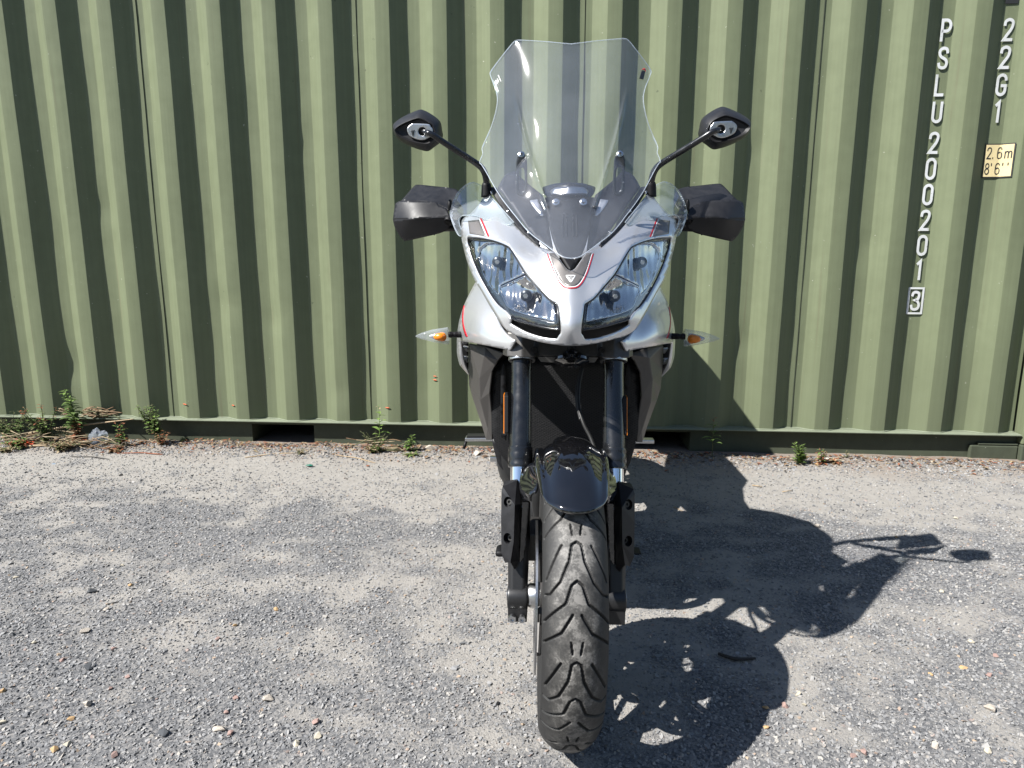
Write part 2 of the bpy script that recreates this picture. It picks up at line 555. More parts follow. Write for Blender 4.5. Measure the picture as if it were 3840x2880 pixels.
gy = axis_vals(-1.3, 2.35, 0.025, 80.0)
GV, GF, GD = [], [], []
for yy in gy:
    for xx in gx:
        inn = abs(xx) < 3.45 and -1.35 < yy < 2.4
        GV.append((xx, yy, gh(xx, yy) if inn else 0.0)); GD.append(dust(xx, yy) if inn else 0.15)
nx = len(gx)
for j in range(len(gy)-1):
    for i in range(nx-1):
        a = j*nx+i; GF.append((a, a+1, a+nx+1, a+nx))
def ground_mat():
    m, nt, b = new_mat('dusty_ground')
    c = nt.nodes.new('ShaderNodeTexCoord')
    at = nt.nodes.new('ShaderNodeAttribute'); at.attribute_name = 'dust'
    n1 = noise_tex(nt, 26, 6, 0.65, c); n2 = noise_tex(nt, 190, 4, 0.6, c); n3 = noise_tex(nt, 2.2, 5, 0.6, c)
    vor = nd(nt, 'ShaderNodeTexVoronoi', Scale=150.0); nt.links.new(c.outputs['Object'], vor.inputs['Vector'])
    pale = ramp(nt, n1.outputs['Fac'], [(0.25, (0.205, 0.193, 0.177)), (0.75, (0.272, 0.257, 0.237))])
    grit = ramp(nt, vor.outputs['Color'], [(0.1, (0.07, 0.072, 0.077)), (0.5, (0.128, 0.128, 0.130)), (0.95, (0.23, 0.22, 0.21))])
    # share of grit falls with the amount of dust
    s = nd(nt, 'ShaderNodeMath', operation='MULTIPLY_ADD'); nt.links.new(n2.outputs['Fac'], s.inputs[0]); s.inputs[1].default_value = 0.9; nt.links.new(at.outputs['Fac'], s.inputs[2])
    r = ramp(nt, s.outputs[0], [(0.72, 0.0), (1.05, 1.0)])
    col = mixc(nt, r.outputs['Color'], grit.outputs['Color'], pale.outputs['Color'])
    # brown soil swept up along the container
    sep = nt.nodes.new('ShaderNodeSeparateXYZ'); nt.links.new(c.outputs['Object'], sep.inputs[0])
    yy = nd(nt, 'ShaderNodeMath', operation='MULTIPLY_ADD'); nt.links.new(n3.outputs['Fac'], yy.inputs[0]); yy.inputs[1].default_value = 0.5; nt.links.new(sep.outputs['Y'], yy.inputs[2])
    soil = ramp(nt, yy.outputs[0], [(0.0, 0.0), (1.0, 1.0)]); 
    mr = nt.nodes.new('ShaderNodeMapRange'); nt.links.new(yy.outputs[0], mr.inputs['Value']); mr.inputs['From Min'].default_value = 2.02; mr.inputs['From Max'].default_value = 2.3
    mu = nd(nt, 'ShaderNodeMath', operation='MULTIPLY'); nt.links.new(mr.outputs[0], mu.inputs[0]); nt.links.new(n1.outputs['Fac'], mu.inputs[1])
    ml = nt.nodes.new('ShaderNodeMapRange'); nt.links.new(yy.outputs[0], ml.inputs['Value']); ml.inputs['From Min'].default_value = 2.9; ml.inputs['From Max'].default_value = 2.6
    mv = nd(nt, 'ShaderNodeMath', operation='MULTIPLY'); nt.links.new(mu.outputs[0], mv.inputs[0]); nt.links.new(ml.outputs[0], mv.inputs[1])
    col2 = mixc(nt, mv.outputs[0], col, (0.145, 0.10, 0.066))
    nt.nodes.remove(soil)
    nt.links.new(col2, b.inputs['Base Color'])
    setp(b, rough=0.92, spec=0.2)
    add = nd(nt, 'ShaderNodeMath', operation='ADD'); nt.links.new(n1.outputs['Fac'], add.inputs[0]); nt.links.new(n2.outputs['Fac'], add.inputs[1])
    bump(nt, b, add.outputs[0], 0.7, 0.006)
    return m
gme = mesh('ground', GV, GF)
ga = gme.attributes.new('dust', 'FLOAT', 'POINT'); ga.data.foreach_set('value', GD)
ground = link('ground', gme, ground_mat())
tag(ground, 'pale dusty yard surface strewn with grey chippings', kind='structure')

# ------------------------------------------------------------------ gravel
def chip_geo(seed, n=9, flat=0.55, jag=0.25):
    rnd = random.Random(seed)
    bm = bmesh.new()
    for k in range(n):
        v = Vector((rnd.gauss(0, 1), rnd.gauss(0, 1), rnd.gauss(0, 1))).normalized()
        v *= 1+rnd.uniform(-jag, jag); v.z *= flat*rnd.uniform(0.7, 1.2); v.y *= rnd.uniform(0.75, 1.0)
        bm.verts.new(v*0.5)
    bmesh.ops.convex_hull(bm, input=bm.verts)
    for v in [v for v in bm.verts if not v.link_faces]: bm.verts.remove(v)
    bmesh.ops.recalc_face_normals(bm, faces=bm.faces)
    me = bpy.data.meshes.new('chip'); bm.to_mesh(me); bm.free()
    return me
def stone_mat(name, stops, dusty=0.25):
    m, nt, b = new_mat(name)
    oi = nt.nodes.new('ShaderNodeObjectInfo')
    r = ramp(nt, oi.outputs['Random'], stops); r.color_ramp.interpolation = 'LINEAR'
    c = nt.nodes.new('ShaderNodeTexCoord')
    n = noise_tex(nt, 2.5, 3, 0.6, c)
    col = mixc(nt, n.outputs['Fac'], r.outputs['Color'], (0.27, 0.25, 0.225))
    k = mixc(nt, dusty, r.outputs['Color'], col)
    nt.links.new(k, b.inputs['Base Color'])
    setp(b, rough=0.8, spec=0.3)
    M[name] = m
    return m
stone_mat('chippings', [(0.0, (0.086, 0.091, 0.099)), (0.30, (0.142, 0.146, 0.154)), (0.60, (0.198, 0.200, 0.204)), (0.85, (0.255, 0.25, 0.244)), (0.95, (0.28, 0.262, 0.235)),
                        (0.98, (0.22, 0.165, 0.148)), (0.997, (0.31, 0.235, 0.165))], 0.30)
chip_col = bpy.data.collections.new('chip_shapes')
for k in range(10):
    me = chip_geo(100+k, 8+k % 4)
    me.materials.append(M['chippings'])
    chip_col.objects.link(bpy.data.objects.new('chip', me))
rng = np.random.default_rng(5)
pts, scl, rots, idx = [], [], [], []
def in_view(x, y):
    u, v = proj((x, y, 0.0))
    return -420 < u < 2632 and v < 2100
def scatter(n, ylo, yhi, xw, smin, smax, keep):
    xs = rng.uniform(-xw, xw, n); ys = rng.uniform(ylo, yhi, n); rr = rng.random(n); ss = rng.random(n)
    for x, y, r_, s_ in zip(xs, ys, rr, ss):
        if not in_view(x, y): continue
        d = dust(x, y)
        if r_ > keep(d, y): continue
        s = smin+(smax-smin)*s_**2.2
        if y > 2.105 and x > -2.7: continue
        pts.append((x, y, gh(x, y)+s*0.10)); scl.append(s)
        idx.append(int(rng.integers(0, 10)))
keepf = lambda d, y: max(0.22, 1.0-0.95*d)
scatter(210000, -1.1, 0.55, 3.0, 0.0045, 0.0125, keepf)
scatter(150000, 0.55, 2.14, 3.6, 0.0050, 0.0130, keepf)
scatter(80000, -1.1, 0.8, 3.0, 0.0030, 0.0060, lambda d, y: 0.55)
scatter(2600, -1.0, 2.0, 3.2, 0.012, 0.022, lambda d, y: 0.35)
scatter(14000, 1.86, 2.12, 3.2, 0.006, 0.020, lambda d, y: 0.5)
N = len(pts)
gm = bpy.data.meshes.new('gravel'); gm.from_pydata(pts, [], [])
a = gm.attributes.new('rot', 'FLOAT_VECTOR', 'POINT')
rv = np.stack([rng.normal(0, 0.35, N), rng.normal(0, 0.35, N), rng.uniform(0, 6.28, N)], 1); a.data.foreach_set('vector', rv.ravel())
a = gm.attributes.new('size', 'FLOAT', 'POINT'); a.data.foreach_set('value', scl)
a = gm.attributes.new('pick', 'INT', 'POINT'); a.data.foreach_set('value', idx)
gravel = bpy.data.objects.new('gravel', gm); COL.objects.link(gravel)
def instancer(o, coll):
    ng = bpy.data.node_groups.new('scatter', 'GeometryNodeTree')
    ng.interface.new_socket('Geometry', in_out='INPUT', socket_type='NodeSocketGeometry')
    ng.interface.new_socket('Geometry', in_out='OUTPUT', socket_type='NodeSocketGeometry')
    gi = ng.nodes.new('NodeGroupInput'); go = ng.nodes.new('NodeGroupOutput')
    ip = ng.nodes.new('GeometryNodeInstanceOnPoints'); ci = ng.nodes.new('GeometryNodeCollectionInfo')
    ci.inputs[0].default_value = coll; ci.inputs['Separate Children'].default_value = True; ci.inputs['Reset Children'].default_value = True
    def na(n, t):
        q = ng.nodes.new('GeometryNodeInputNamedAttribute'); q.data_type = t; q.inputs['Name'].default_value = n
        return q.outputs['Attribute']
    ng.links.new(gi.outputs[0], ip.inputs['Points']); ng.links.new(ci.outputs[0], ip.inputs['Instance'])
    ip.inputs['Pick Instance'].default_value = True
    ng.links.new(na('pick', 'INT'), ip.inputs['Instance Index'])
    e = ng.nodes.new('FunctionNodeEulerToRotation'); ng.links.new(na('rot', 'FLOAT_VECTOR'), e.inputs[0])
    ng.links.new(e.outputs[0], ip.inputs['Rotation']); ng.links.new(na('size', 'FLOAT'), ip.inputs['Scale'])
    ng.links.new(ip.outputs[0], go.inputs[0])
    md = o.modifiers.new('scatter', 'NODES'); md.node_group = ng
instancer(gravel, chip_col)
gm.materials.append(M['chippings'])
tag(gravel, 'grey stone chippings scattered over the dusty yard', 'gravel', kind='stuff')

# ================================================================== CONTAINER
PER = 0.278
CW = Vector((-2.829, 2.088, -0.033)); CANG = 0.0146
cont = empty('shipping_container', CW, 'green corrugated steel shipping container with white code lettering', 'container')
cont.rotation_euler.z = CANG
X_L, X_R, DEP = -0.78, 5.28, 0.047
def wl(u, v, ly=0.0, scale=K):
    """photograph position -> container-local (x, z) on the plane local y = ly"""
    d = ROT.T @ np.array([(u*scale-1920)/FPX, (v*scale-1440)/FPX, 1.0])
    n = np.array([-math.sin(CANG), math.cos(CANG), 0.0])
    o = np.array(CW)
    t = (n @ (o-CAM)+ly)/(n @ d)
    p = CAM+t*d-o
    return (p[0]*math.cos(CANG)+p[1]*math.sin(CANG), p[2])
def cont_mat(name, base, wear=1.0):
    m, nt, b = new_mat(name)
    c = nt.nodes.new('ShaderNodeTexCoord')
    n1 = noise_tex(nt, 1.3, 6, 0.6, c); n2 = noise_tex(nt, 14, 5, 0.6, c); n3 = noise_tex(nt, 420, 2, 0.6, c)
    mp = nd(nt, 'ShaderNodeMapping', Scale=(60, 60, 1.2)); nt.links.new(c.outputs['Object'], mp.inputs['Vector'])
    st = nd(nt, 'ShaderNodeTexNoise', Scale=1.0, Detail=4.0); nt.links.new(mp.outputs[0], st.inputs['Vector'])
    r1 = ramp(nt, n1.outputs['Fac'], [(0.25, tuple(x*0.86 for x in base)), (0.75, tuple(x*1.12 for x in base))])
    col = mixc(nt, 0.28, r1.outputs['Color'], ramp(nt, n2.outputs['Fac'], [(0.3, tuple(x*0.8 for x in base)), (0.7, tuple(x*1.2 for x in base))]).outputs['Color'])
    col = mixc(nt, 0.22, col, ramp(nt, st.outputs['Fac'], [(0.35, tuple(x*0.75 for x in base)), (0.65, tuple(x*1.15 for x in base))]).outputs['Color'])
    # pale flecks and scratches
    sp = noise_tex(nt, 60, 2, 0.5, c)
    col = mixc(nt, ramp(nt, sp.outputs['Fac'], [(0.755, 0.0), (0.78, 0.7)]).outputs['Color'], col, (0.36, 0.36, 0.30))
    dk = noise_tex(nt, 33, 3, 0.5, c)
    col = mixc(nt, ramp(nt, dk.outputs['Fac'], [(0.74, 0.0), (0.79, 0.55)]).outputs['Color'], col, (0.045, 0.05, 0.035))
    # horizontal scrapes and rust-brown runs
    ms = nd(nt, 'ShaderNodeMapping', Scale=(2.5, 2.5, 55)); nt.links.new(c.outputs['Object'], ms.inputs['Vector'])
    sc_ = nd(nt, 'ShaderNodeTexNoise', Scale=1.6, Detail=6.0, Roughness=0.7); nt.links.new(ms.outputs[0], sc_.inputs['Vector'])
    col = mixc(nt, ramp(nt, sc_.outputs['Fac'], [(0.70, 0.0), (0.76, 0.5*wear)]).outputs['Color'], col, tuple(x*0.45 for x in base))
    mr_ = nd(nt, 'ShaderNodeMapping', Scale=(38, 38, 0.9)); nt.links.new(c.outputs['Object'], mr_.inputs['Vector'])
    rr_ = nd(nt, 'ShaderNodeTexNoise', Scale=1.0, Detail=5.0, Roughness=0.6); nt.links.new(mr_.outputs[0], rr_.inputs['Vector'])
    col = mixc(nt, ramp(nt, rr_.outputs['Fac'], [(0.62, 0.0), (0.80, 0.55)]).outputs['Color'], col, (0.11, 0.09, 0.06))
    # splashed dirt low down
    sep = nt.nodes.new('ShaderNodeSeparateXYZ'); nt.links.new(c.outputs['Object'], sep.inputs[0])
    mr = nt.nodes.new('ShaderNodeMapRange'); nt.links.new(sep.outputs['Z'], mr.inputs['Value']); mr.inputs['From Min'].default_value = 0.75; mr.inputs['From Max'].default_value = 0.1
    mu = nd(nt, 'ShaderNodeMath', operation='MULTIPLY'); nt.links.new(mr.outputs[0], mu.inputs[0]); nt.links.new(n2.outputs['Fac'], mu.inputs[1])
    mu2 = nd(nt, 'ShaderNodeMath', operation='MULTIPLY'); nt.links.new(mu.outputs[0], mu2.inputs[0]); mu2.inputs[1].default_value = 0.55*wear
    col = mixc(nt, mu2.outputs[0], col, (0.085, 0.097, 0.066))
    nt.links.new(col, b.inputs['Base Color'])
    rr = ramp(nt, n2.outputs['Fac'], [(0.3, 0.42), (0.7, 0.6)]); nt.links.new(rr.outputs['Color'], b.inputs['Roughness'])
    setp(b, spec=0.12)
    ad = nd(nt, 'ShaderNodeMath', operation='MULTIPLY_ADD'); nt.links.new(n2.outputs['Fac'], ad.inputs[0]); ad.inputs[1].default_value = 1.5; nt.links.new(n3.outputs['Fac'], ad.inputs[2])
    bump(nt, b, ad.outputs[0], 0.12, 0.002)
    M[name] = m
cont_mat('olive_paint', (0.137, 0.157, 0.094))
cont_mat('rail_paint', (0.046, 0.052, 0.038), 1.4)
cont_mat('ledge_paint', (0.175, 0.195, 0.142), 0.8)
def cprof(x):
    """depth of the corrugation at x (0 = outer rib)"""
    t = (x/PER) % 1.0
    if t < 0.25: return DEP*t/0.25
    if t < 0.5: return DEP
    if t < 0.75: return DEP*(0.75-t)/0.25
    return 0.0
seams = [X_L+0.02, -0.451]+[0.661+1.112*k for k in range(4)]+[5.105]
ZB0, ZT0 = 0.170, 2.47
rows = 46
DENTS = [(1.02, 0.80, 0.07, 0.010), (1.28, 0.72, 0.06, 0.008), (1.60, 0.33, 0.06, 0.010), (2.10, 0.40, 0.05, 0.006), (0.40, 1.30, 0.06, 0.007), (3.72, 0.62, 0.07, 0.009), (4.30, 1.10, 0.05, 0.007), (0.10, 0.45, 0.09, 0.012), (3.72, 1.55, 0.06, 0.006), (1.50, 1.62, 0.05, 0.005)]
for s0, s1 in zip(seams[:-1], seams[1:]):
    xs = {round(s0+0.002, 5), round(s1-0.002, 5)}
    k0 = int(math.floor(s0/PER))-1
    for k in range(k0, k0+12):
        for t in (0.0, 0.25, 0.5, 0.75):
            for e in (-0.006, 0.0, 0.006):
                q = k*PER+t*PER+e
                if s0+0.004 < q < s1-0.004: xs.add(round(q, 5))
        for t in (0.125, 0.375, 0.625, 0.875):
            q = k*PER+t*PER
            if s0+0.004 < q < s1-0.004: xs.add(round(q, 5))
    xs = sorted(xs)
    V, F = [], []
    for r in range(rows+1):
        z = ZB0+(ZT0-ZB0)*r/rows
        for x in xs:
            y = (cprof(x-0.003)+cprof(x)+cprof(x+0.003))/3
            y += 0.0040*noise.noise(Vector((x*2.1, z*1.4, 3.0)))+0.0026*noise.noise(Vector((x*7, z*3, 8.0)))
            for dx_, dz_, dr_, da_ in DENTS:
                e_ = ((x-dx_)**2+(z-dz_)**2)/dr_**2
                if e_ < 9: y += da_*math.exp(-e_)
            V.append((x+0.0018*noise.noise(Vector((x*3, z*1.7, 1.0))), y, z))
    n = len(xs)
    for r in range(rows):
        for i in range(n-1):
            a = r*n+i; F.append((a, a+1, a+n+1, a+n))
    mk('side_panel', (V, F), 'olive_paint', cont, autosm=16)
# weld seams between the panels
for s in seams[1:-1]:
    V = []
    for r in range(rows+1):
        z = ZB0+0.001+(ZT0-0.002-ZB0)*r/rows
        y = cprof(s)-0.0025+0.0040*noise.noise(Vector((s*2.1, z*1.4, 3.0)))
        V.append([(s-0.0019, y+0.004, z), (s, y-0.0012, z), (s+0.0019, y+0.004, z)])
    mk('weld_seam', loft(V, closed=False), 'rail_paint', cont)
# bottom rail with its ledge and the fork pockets
pockets = [(1.109, 1.457), (3.13, 3.48)]
RY = 0.030
def rail_piece(x0, x1, z0, z1): return box(x0, x1, RY, RY+0.006, z0, z1)
segs, cur = [], X_L
for a_, b_ in pockets:
    segs.append((cur, a_)); cur = b_
segs.append((cur, X_R-0.16))
g = [rail_piece(a_, b_, 0.0, 0.164) for a_, b_ in segs]+[rail_piece(a_+0.0005, b_-0.0005, 0.143, 0.164) for a_, b_ in pockets]
mk('bottom_rail', join_geo(*g), 'rail_paint', cont, smooth=False)
for a_, b_ in pockets:
    V = []
    d1 = 0.7
    q = [box(a_-0.005, a_, RY+0.0062, d1, 0.0, 0.15), box(b_, b_+0.005, RY+0.0062, d1, 0.0, 0.15), box(a_, b_, RY+0.0062, d1, 0.1435, 0.149), box(a_-0.004, b_+0.004, d1, d1+0.01, 0.0, 0.15)]
    mk('fork_pocket', join_geo(*q), 'rail_paint', cont, smooth=False)
# ledge: folded lip of the rail, its weld bead follows the corrugation
V1, F1 = [], []
lx = list(np.arange(X_L, X_R-0.16, 0.0139))
loops = []
for x in lx:
    w = 0.0025*noise.noise(Vector((x*2.2, 1.0, 0.0)))
    zt = 0.1715+0.0015*noise.noise(Vector((x*3.1, 4.0, 0.0)))
    loops.append([(x, -0.013+w, 0.1642), (x, -0.014+w, 0.1685), (x, -0.010+w, zt), (x, 0.055, zt), (x, 0.055, 0.1642)])
mk('ledge', fix_normals(loft(loops)), 'ledge_paint', cont, autosm=40)
loops = []
for x in lx:
    y = cprof(x)
    r = 0.004+0.0018*noise.noise(Vector((x*16, 0, 2)))
    loops.append([(x, y-r*1.3, 0.1712), (x, y-r*0.9, 0.1712+r*0.8), (x, y+0.001, 0.1712+r*1.4), (x, y+0.004, 0.1712)])
mk('weld_bead', fix_normals(loft(loops)), 'ledge_paint', cont)
# end gusset, corner casting and post on the right
g = [box(4.885, 5.118, 0.006, RY-0.0005, 0.0, 0.108), box(4.92, 5.118, 0.0062, RY-0.0007, 0.1083, 0.122)]
mk('gusset_plate', join_geo(*g), 'rail_paint', cont, bevel=0.006, smooth=False)
mk('corner_casting', box(5.121, X_R, -0.016, 0.16, 0.0, 0.118), 'rail_paint', cont, bevel=0.006, smooth=False)
mk('corner_post', box(5.121, X_R, -0.012, 0.14, 0.119, 2.47), 'olive_paint', cont, bevel=0.008, smooth=False)
mk('corner_casting', box(5.121, X_R, -0.016, 0.16, 2.471, 2.59), 'rail_paint', cont, bevel=0.006, smooth=False)
mk('corner_post', box(X_L-0.0, X_L+0.015, -0.012, 0.14, 0.172, 2.47), 'olive_paint', cont, smooth=False)
mk('top_rail', box(X_L, 5.119, -0.006, 0.06, 2.472, 2.55), 'olive_paint', cont, smooth=False)
mk('roof', box(X_L, X_R, 0.062, 2.43, 2.50, 2.56), 'olive_paint', cont, smooth=False)
mk('back_wall', box(X_L, X_R, 2.38, 2.43, 0.0, 2.499), 'olive_paint', cont, smooth=False)
mk('end_wall', box(X_R-0.05, X_R-0.002, 0.161, 2.379, 0.0, 2.499), 'olive_paint', cont, smooth=False)
mk('end_wall', box(X_L, X_L+0.04, 0.141, 2.379, 0.0, 2.499), 'olive_paint', cont, smooth=False)
mk('container_floor', box(X_L+0.041, X_R-0.051, 0.75, 2.379, 0.12, 0.16), 'rail_paint', cont, smooth=False)

# ------------------------------------------------------------------ lettering
def arcpts(cx, cy, rx, ry, a0, a1, n=8):
    return [(cx+rx*math.cos(math.radians(a0+(a1-a0)*k/n)), cy+ry*math.sin(math.radians(a0+(a1-a0)*k/n))) for k in range(n+1)]
def sm(p, n=4, closed=False): return spline(p, n, closed)
GLY = {
 'P': [([(0, 0), (0, 1), (0.24, 1)]+arcpts(0.24, 0.73, 0.26, 0.27, 90, -90)[1:]+[(0.02, 0.46)], 0)],
 'S': [(sm([(.49, .78), (.44, .94), (.25, 1), (.06, .93), (.01, .76), (.1, .58), (.40, .42), (.49, .25), (.44, .07), (.25, 0), (.06, .06), (.01, .22)]), 0)],
 'L': [([(0, 1), (0, 0), (.46, 0)], 0)],
 'U': [([(0, 1), (0, .22)]+arcpts(.25, .22, .25, .22, 180, 360)[1:]+[(.5, 1)], 0)],
 '2': [(sm([(.01, .74), (.05, .92), (.25, 1), (.45, .92), (.49, .74), (.40, .50), (.20, .25)])+[(.02, 0), (.5, 0)], 0)],
 '0': [(arcpts(.25, .76, .25, .24, 0, 180)+arcpts(.25, .24, .25, .24, 180, 360), 1)],
 '1': [([(.10, .84), (.27, 1), (.27, 0)], 0)],
 '3': [(sm([(.02, .80), (.08, .95), (.25, 1), (.43, .93), (.46, .75), (.38, .58), (.20, .53)])+sm([(.38, .49), (.5, .27), (.44, .07), (.24, 0), (.06, .06), (0, .22)]), 0)],
 'G': [([(.5, .76)]+arcpts(.25, .77, .25, .23, 15, 180)+arcpts(.25, .23, .25, .23, 180, 360)+[(.5, .46), (.27, .46)], 0)],
 '6': [(sm([(.46, .84), (.40, .96), (.25, 1), (.07, .92), (0, .68), (0, .28), (.06, .06), (.25, 0), (.44, .06), (.5, .28), (.44, .5), (.25, .57), (.06, .5)]), 0)],
 '8': [(arcpts(.25, .77, .21, .23, 0, 360, 14)[:-1], 1), (arcpts(.25, .265, .25, .265, 0, 360, 14)[:-1], 1)],
 'm': [([(0, 0), (0, .6)], 0), ([(0.02, .46)]+arcpts(.17, .46, .13, .16, 170, 0, 6)+[(.30, 0)], 0), ([(.32, .46)]+arcpts(.47, .46, .13, .16, 170, 0, 6)+[(.60, 0)], 0)],
 ',': [([(.1, .08), (.1, 0)], 0)], "'": [([(.1, 1), (.1, .8)], 0)],
}
def ribbon(poly, w, closed, place, th):
    n = len(poly); pts_ = [np.array(p) for p in poly]
    L_, R_ = [], []
    for i in range(n):
        a_ = pts_[i-1] if (closed or i) else pts_[i]; c_ = pts_[(i+1) % n] if (closed or i < n-1) else pts_[i]
        d0 = pts_[i]-a_; d1 = c_-pts_[i]
        def nr(q):
            l = np.linalg.norm(q); return q/l if l > 1e-9 else None
        d0, d1 = nr(d0), nr(d1)
        if d0 is None: d0 = d1
        if d1 is None: d1 = d0
        t = d0+d1; l = np.linalg.norm(t); t = t/l if l > 1e-6 else d1
        nn = np.array([-t[1], t[0]]); c = max(0.45, float(nn @ np.array([-d1[1], d1[0]])))
        L_.append(pts_[i]+nn*w/2/c); R_.append(pts_[i]-nn*w/2/c)
        if not closed and i in (0, n-1):
            e = d1 if i == 0 else d0
            off = e*(-w/2 if i == 0 else w/2)*0.6
            L_[-1] = L_[-1]+off; R_[-1] = R_[-1]+off
    V = []
    for q in L_+R_: V.append(place(q, 0.0))
    for q in L_+R_: V.append(place(q, th))
    F = []
    for i in range(n if closed else n-1):
        j = (i+1) % n
        F += [(i, j, n+j, n+i), (2*n+i, 3*n+i, 3*n+j, 2*n+j), (i, 2*n+i, 2*n+j, j), (n+i, n+j, 3*n+j, 3*n+i)]
    if not closed:
        F += [(0, n, 3*n, 2*n), (n-1, 3*n-1, 4*n-1, 2*n-1)]
    return fix_normals((V, F))
def glyph(ch, cx, cz, h, ly, wid=0.5, stroke=0.155, th=0.0012, parent=cont, mat='white_enamel', name='code_letter', wscale=1.0):
    gs = []
    hh = h*(1-stroke); 
    gw = 0.6 if ch == 'm' else 0.5
    for poly, closed in GLY[ch]:
        def place(q, t): return (cx+(q[0]-gw/2)*hh*wscale, ly-0.0006-t, cz+(q[1]-0.5)*hh)
        gs.append(ribbon(poly, stroke, closed, place, th*(1+0.3*len(gs))))
    return mk(name, join_geo(*gs), mat, parent, smooth=False)
def rz(x, y): return ((3300+x*540/747)/K, (0+y*540/747)/K)
INNER = DEP-0.0042
column = [('P', 345, 95, 220), ('S', 328, 241, 362), ('L', 307, 382, 502), ('U', 297, 523, 641), ('2', 277, 682, 800), ('0', 262, 817, 935), ('0', 247, 952, 1067), ('2', 234, 1086, 1199), ('0', 218, 1217, 1329), ('1', 205, 1346, 1457)]
for ch, cx, t, b_ in column:
    x_, z1 = wl(*rz(cx, t), INNER); _, z0 = wl(*rz(cx, b_), INNER)
    glyph(ch, 16*PER+0.104+0.002, (z0+z1)/2, z1-z0, INNER, wscale=0.84)
for ch, cx, t, b_ in [('2', 671, 92, 216), ('2', 651, 235, 360), ('G', 632, 380, 501), ('1', 618, 521, 641)]:
    x_, z1 = wl(*rz(cx, t), INNER); _, z0 = wl(*rz(cx, b_), INNER)
    glyph(ch, 17*PER+0.104, (z0+z1)/2, z1-z0, INNER, wscale=0.84)
x3, z1 = wl(*rz(187, 1495), INNER); _, z0 = wl(*rz(187, 1625), INNER)
xc = 16*PER+0.103
glyph('3', xc, (z0+z1)/2, (z1-z0)*0.82, INNER, wscale=0.84)
hw, hh = 0.034, (z1-z0)/2
cz = (z0+z1)/2
mk('code_frame', ribbon([(-hw, -hh), (hw, -hh), (hw, hh), (-hw, hh)], 0.009, 1, lambda q, t: (xc+q[0], INNER-0.0006-t, cz+q[1]), 0.0012), 'white_enamel', cont, smooth=False)
# height placard: a film that follows the recess and the slope beside it
_, za = wl(*rz(590, 745), DEP*0.8); _, zb = wl(*rz(590, 922), DEP*0.8)
pcx, pcz, pw, ph = 17*PER+0.126, (za+zb)/2, 0.060, abs(za-zb)/2
def film(x0, x1, z0, z1, lift, th):
    L_ = []
    for x in np.linspace(x0, x1, 15):
        y = cprof(x)-lift
        L_.append([(x, y, z0), (x, y-th, z0), (x, y-th, z1), (x, y, z1)])
    return fix_normals(loft(L_))
hpl = mk('height_placard', film(pcx-pw, pcx+pw, pcz-ph, pcz+ph, 0.0045, 0.001), 'print_black', cont, smooth=False)
pl = mk('placard_face', film(pcx-pw+0.005, pcx+pw-0.005, pcz-ph+0.005, pcz+ph-0.005, 0.0056, 0.0008), 'cream_enamel', hpl, smooth=False)
lh = ph*0.70
for txt, zc in (('2,6m', pcz+ph*0.45), ("8'6''", pcz-ph*0.47)):
    adv = [0.017 if c in ',\'' else 0.030 for c in txt]
    tot = sum(adv); x = pcx-tot/2
    for c, a_ in zip(txt, adv):
        o_ = glyph(c, x+a_*0.5, zc, lh, 0.0, stroke=0.105, th=0.0006, parent=hpl, mat='print_black', name='placard_letter', wscale=0.72)
        for v_ in o_.data.vertices: v_.co.y += cprof(v_.co.x)-0.0062
        x += a_
# dark label whose lower edge shows above the 22G1 column
x_, z_ = wl(3775/K, 14/K, INNER)
mk('black_label', box(17*PER+0.075, 17*PER+0.132, INNER-0.0016, INNER-0.0004, z_, z_+0.12), 'print_black', cont, smooth=False)
# orange paint-marker dashes
for (px, py, w_, h_) in [(1530/2.212, 1400+258/2.212, 22, 5), (1927/2.212, 1400+269/2.212, 15, 5), (900+1224/2.212, 1400+285/2.212, 18, 5), (900+1614/2.212, 1400+27/2.212, 14, 4), (900+1614/2.212, 1400+58/2.212, 16, 5)]:
    x_, z_ = wl(px/K, py/K, 0.0)
    y_ = cprof(x_)
    dxy = (cprof(x_+0.008)-cprof(x_-0.008))/2
    V = []
    for t in np.linspace(-1, 1, 7):
        X_ = x_+t*w_/2/690
        Y_ = cprof(X_)-0.0052
        V.append([(X_, Y_, z_-h_/1380*(1-t*t*0.7)), (X_, Y_-0.0006, z_), (X_, Y_, z_+h_/1380*(1-t*t*0.7)), (X_, Y_+0.003, z_)])
    mk('marker_dash', fix_normals(loft(V)), 'marker_orange', cont)

# ================================================================== MOTORCYCLE
bike = empty('motorcycle', (0, 0, 0), 'silver sport touring motorcycle with tall clear windscreen seen head on', 'motorcycle')
bike.location = (BIKE_X0, 0, 0); bike.rotation_euler.z = BIKE_YAW

def dat(depth, p):
    q = dv([p[:2]], depth)[0]
    return float(dmany(depth, np.array([q[0]]), np.array([q[1]]))[0])
# ---- steering: the front wheel is turned a few degrees
STEER = math.radians(1.6)
AX0 = Vector((0, 0.036, 0.30)); AXD = Vector((0, 0.394, 0.919)).normalized()
SM = Matrix.Translation(AX0+Vector((0.0015, 0, 0))) @ Matrix.Rotation(STEER, 4, AXD) @ Matrix.Translation(-AX0)
def steer(geo): return ([tuple(SM @ Vector(v)) for v in geo[0]], geo[1])

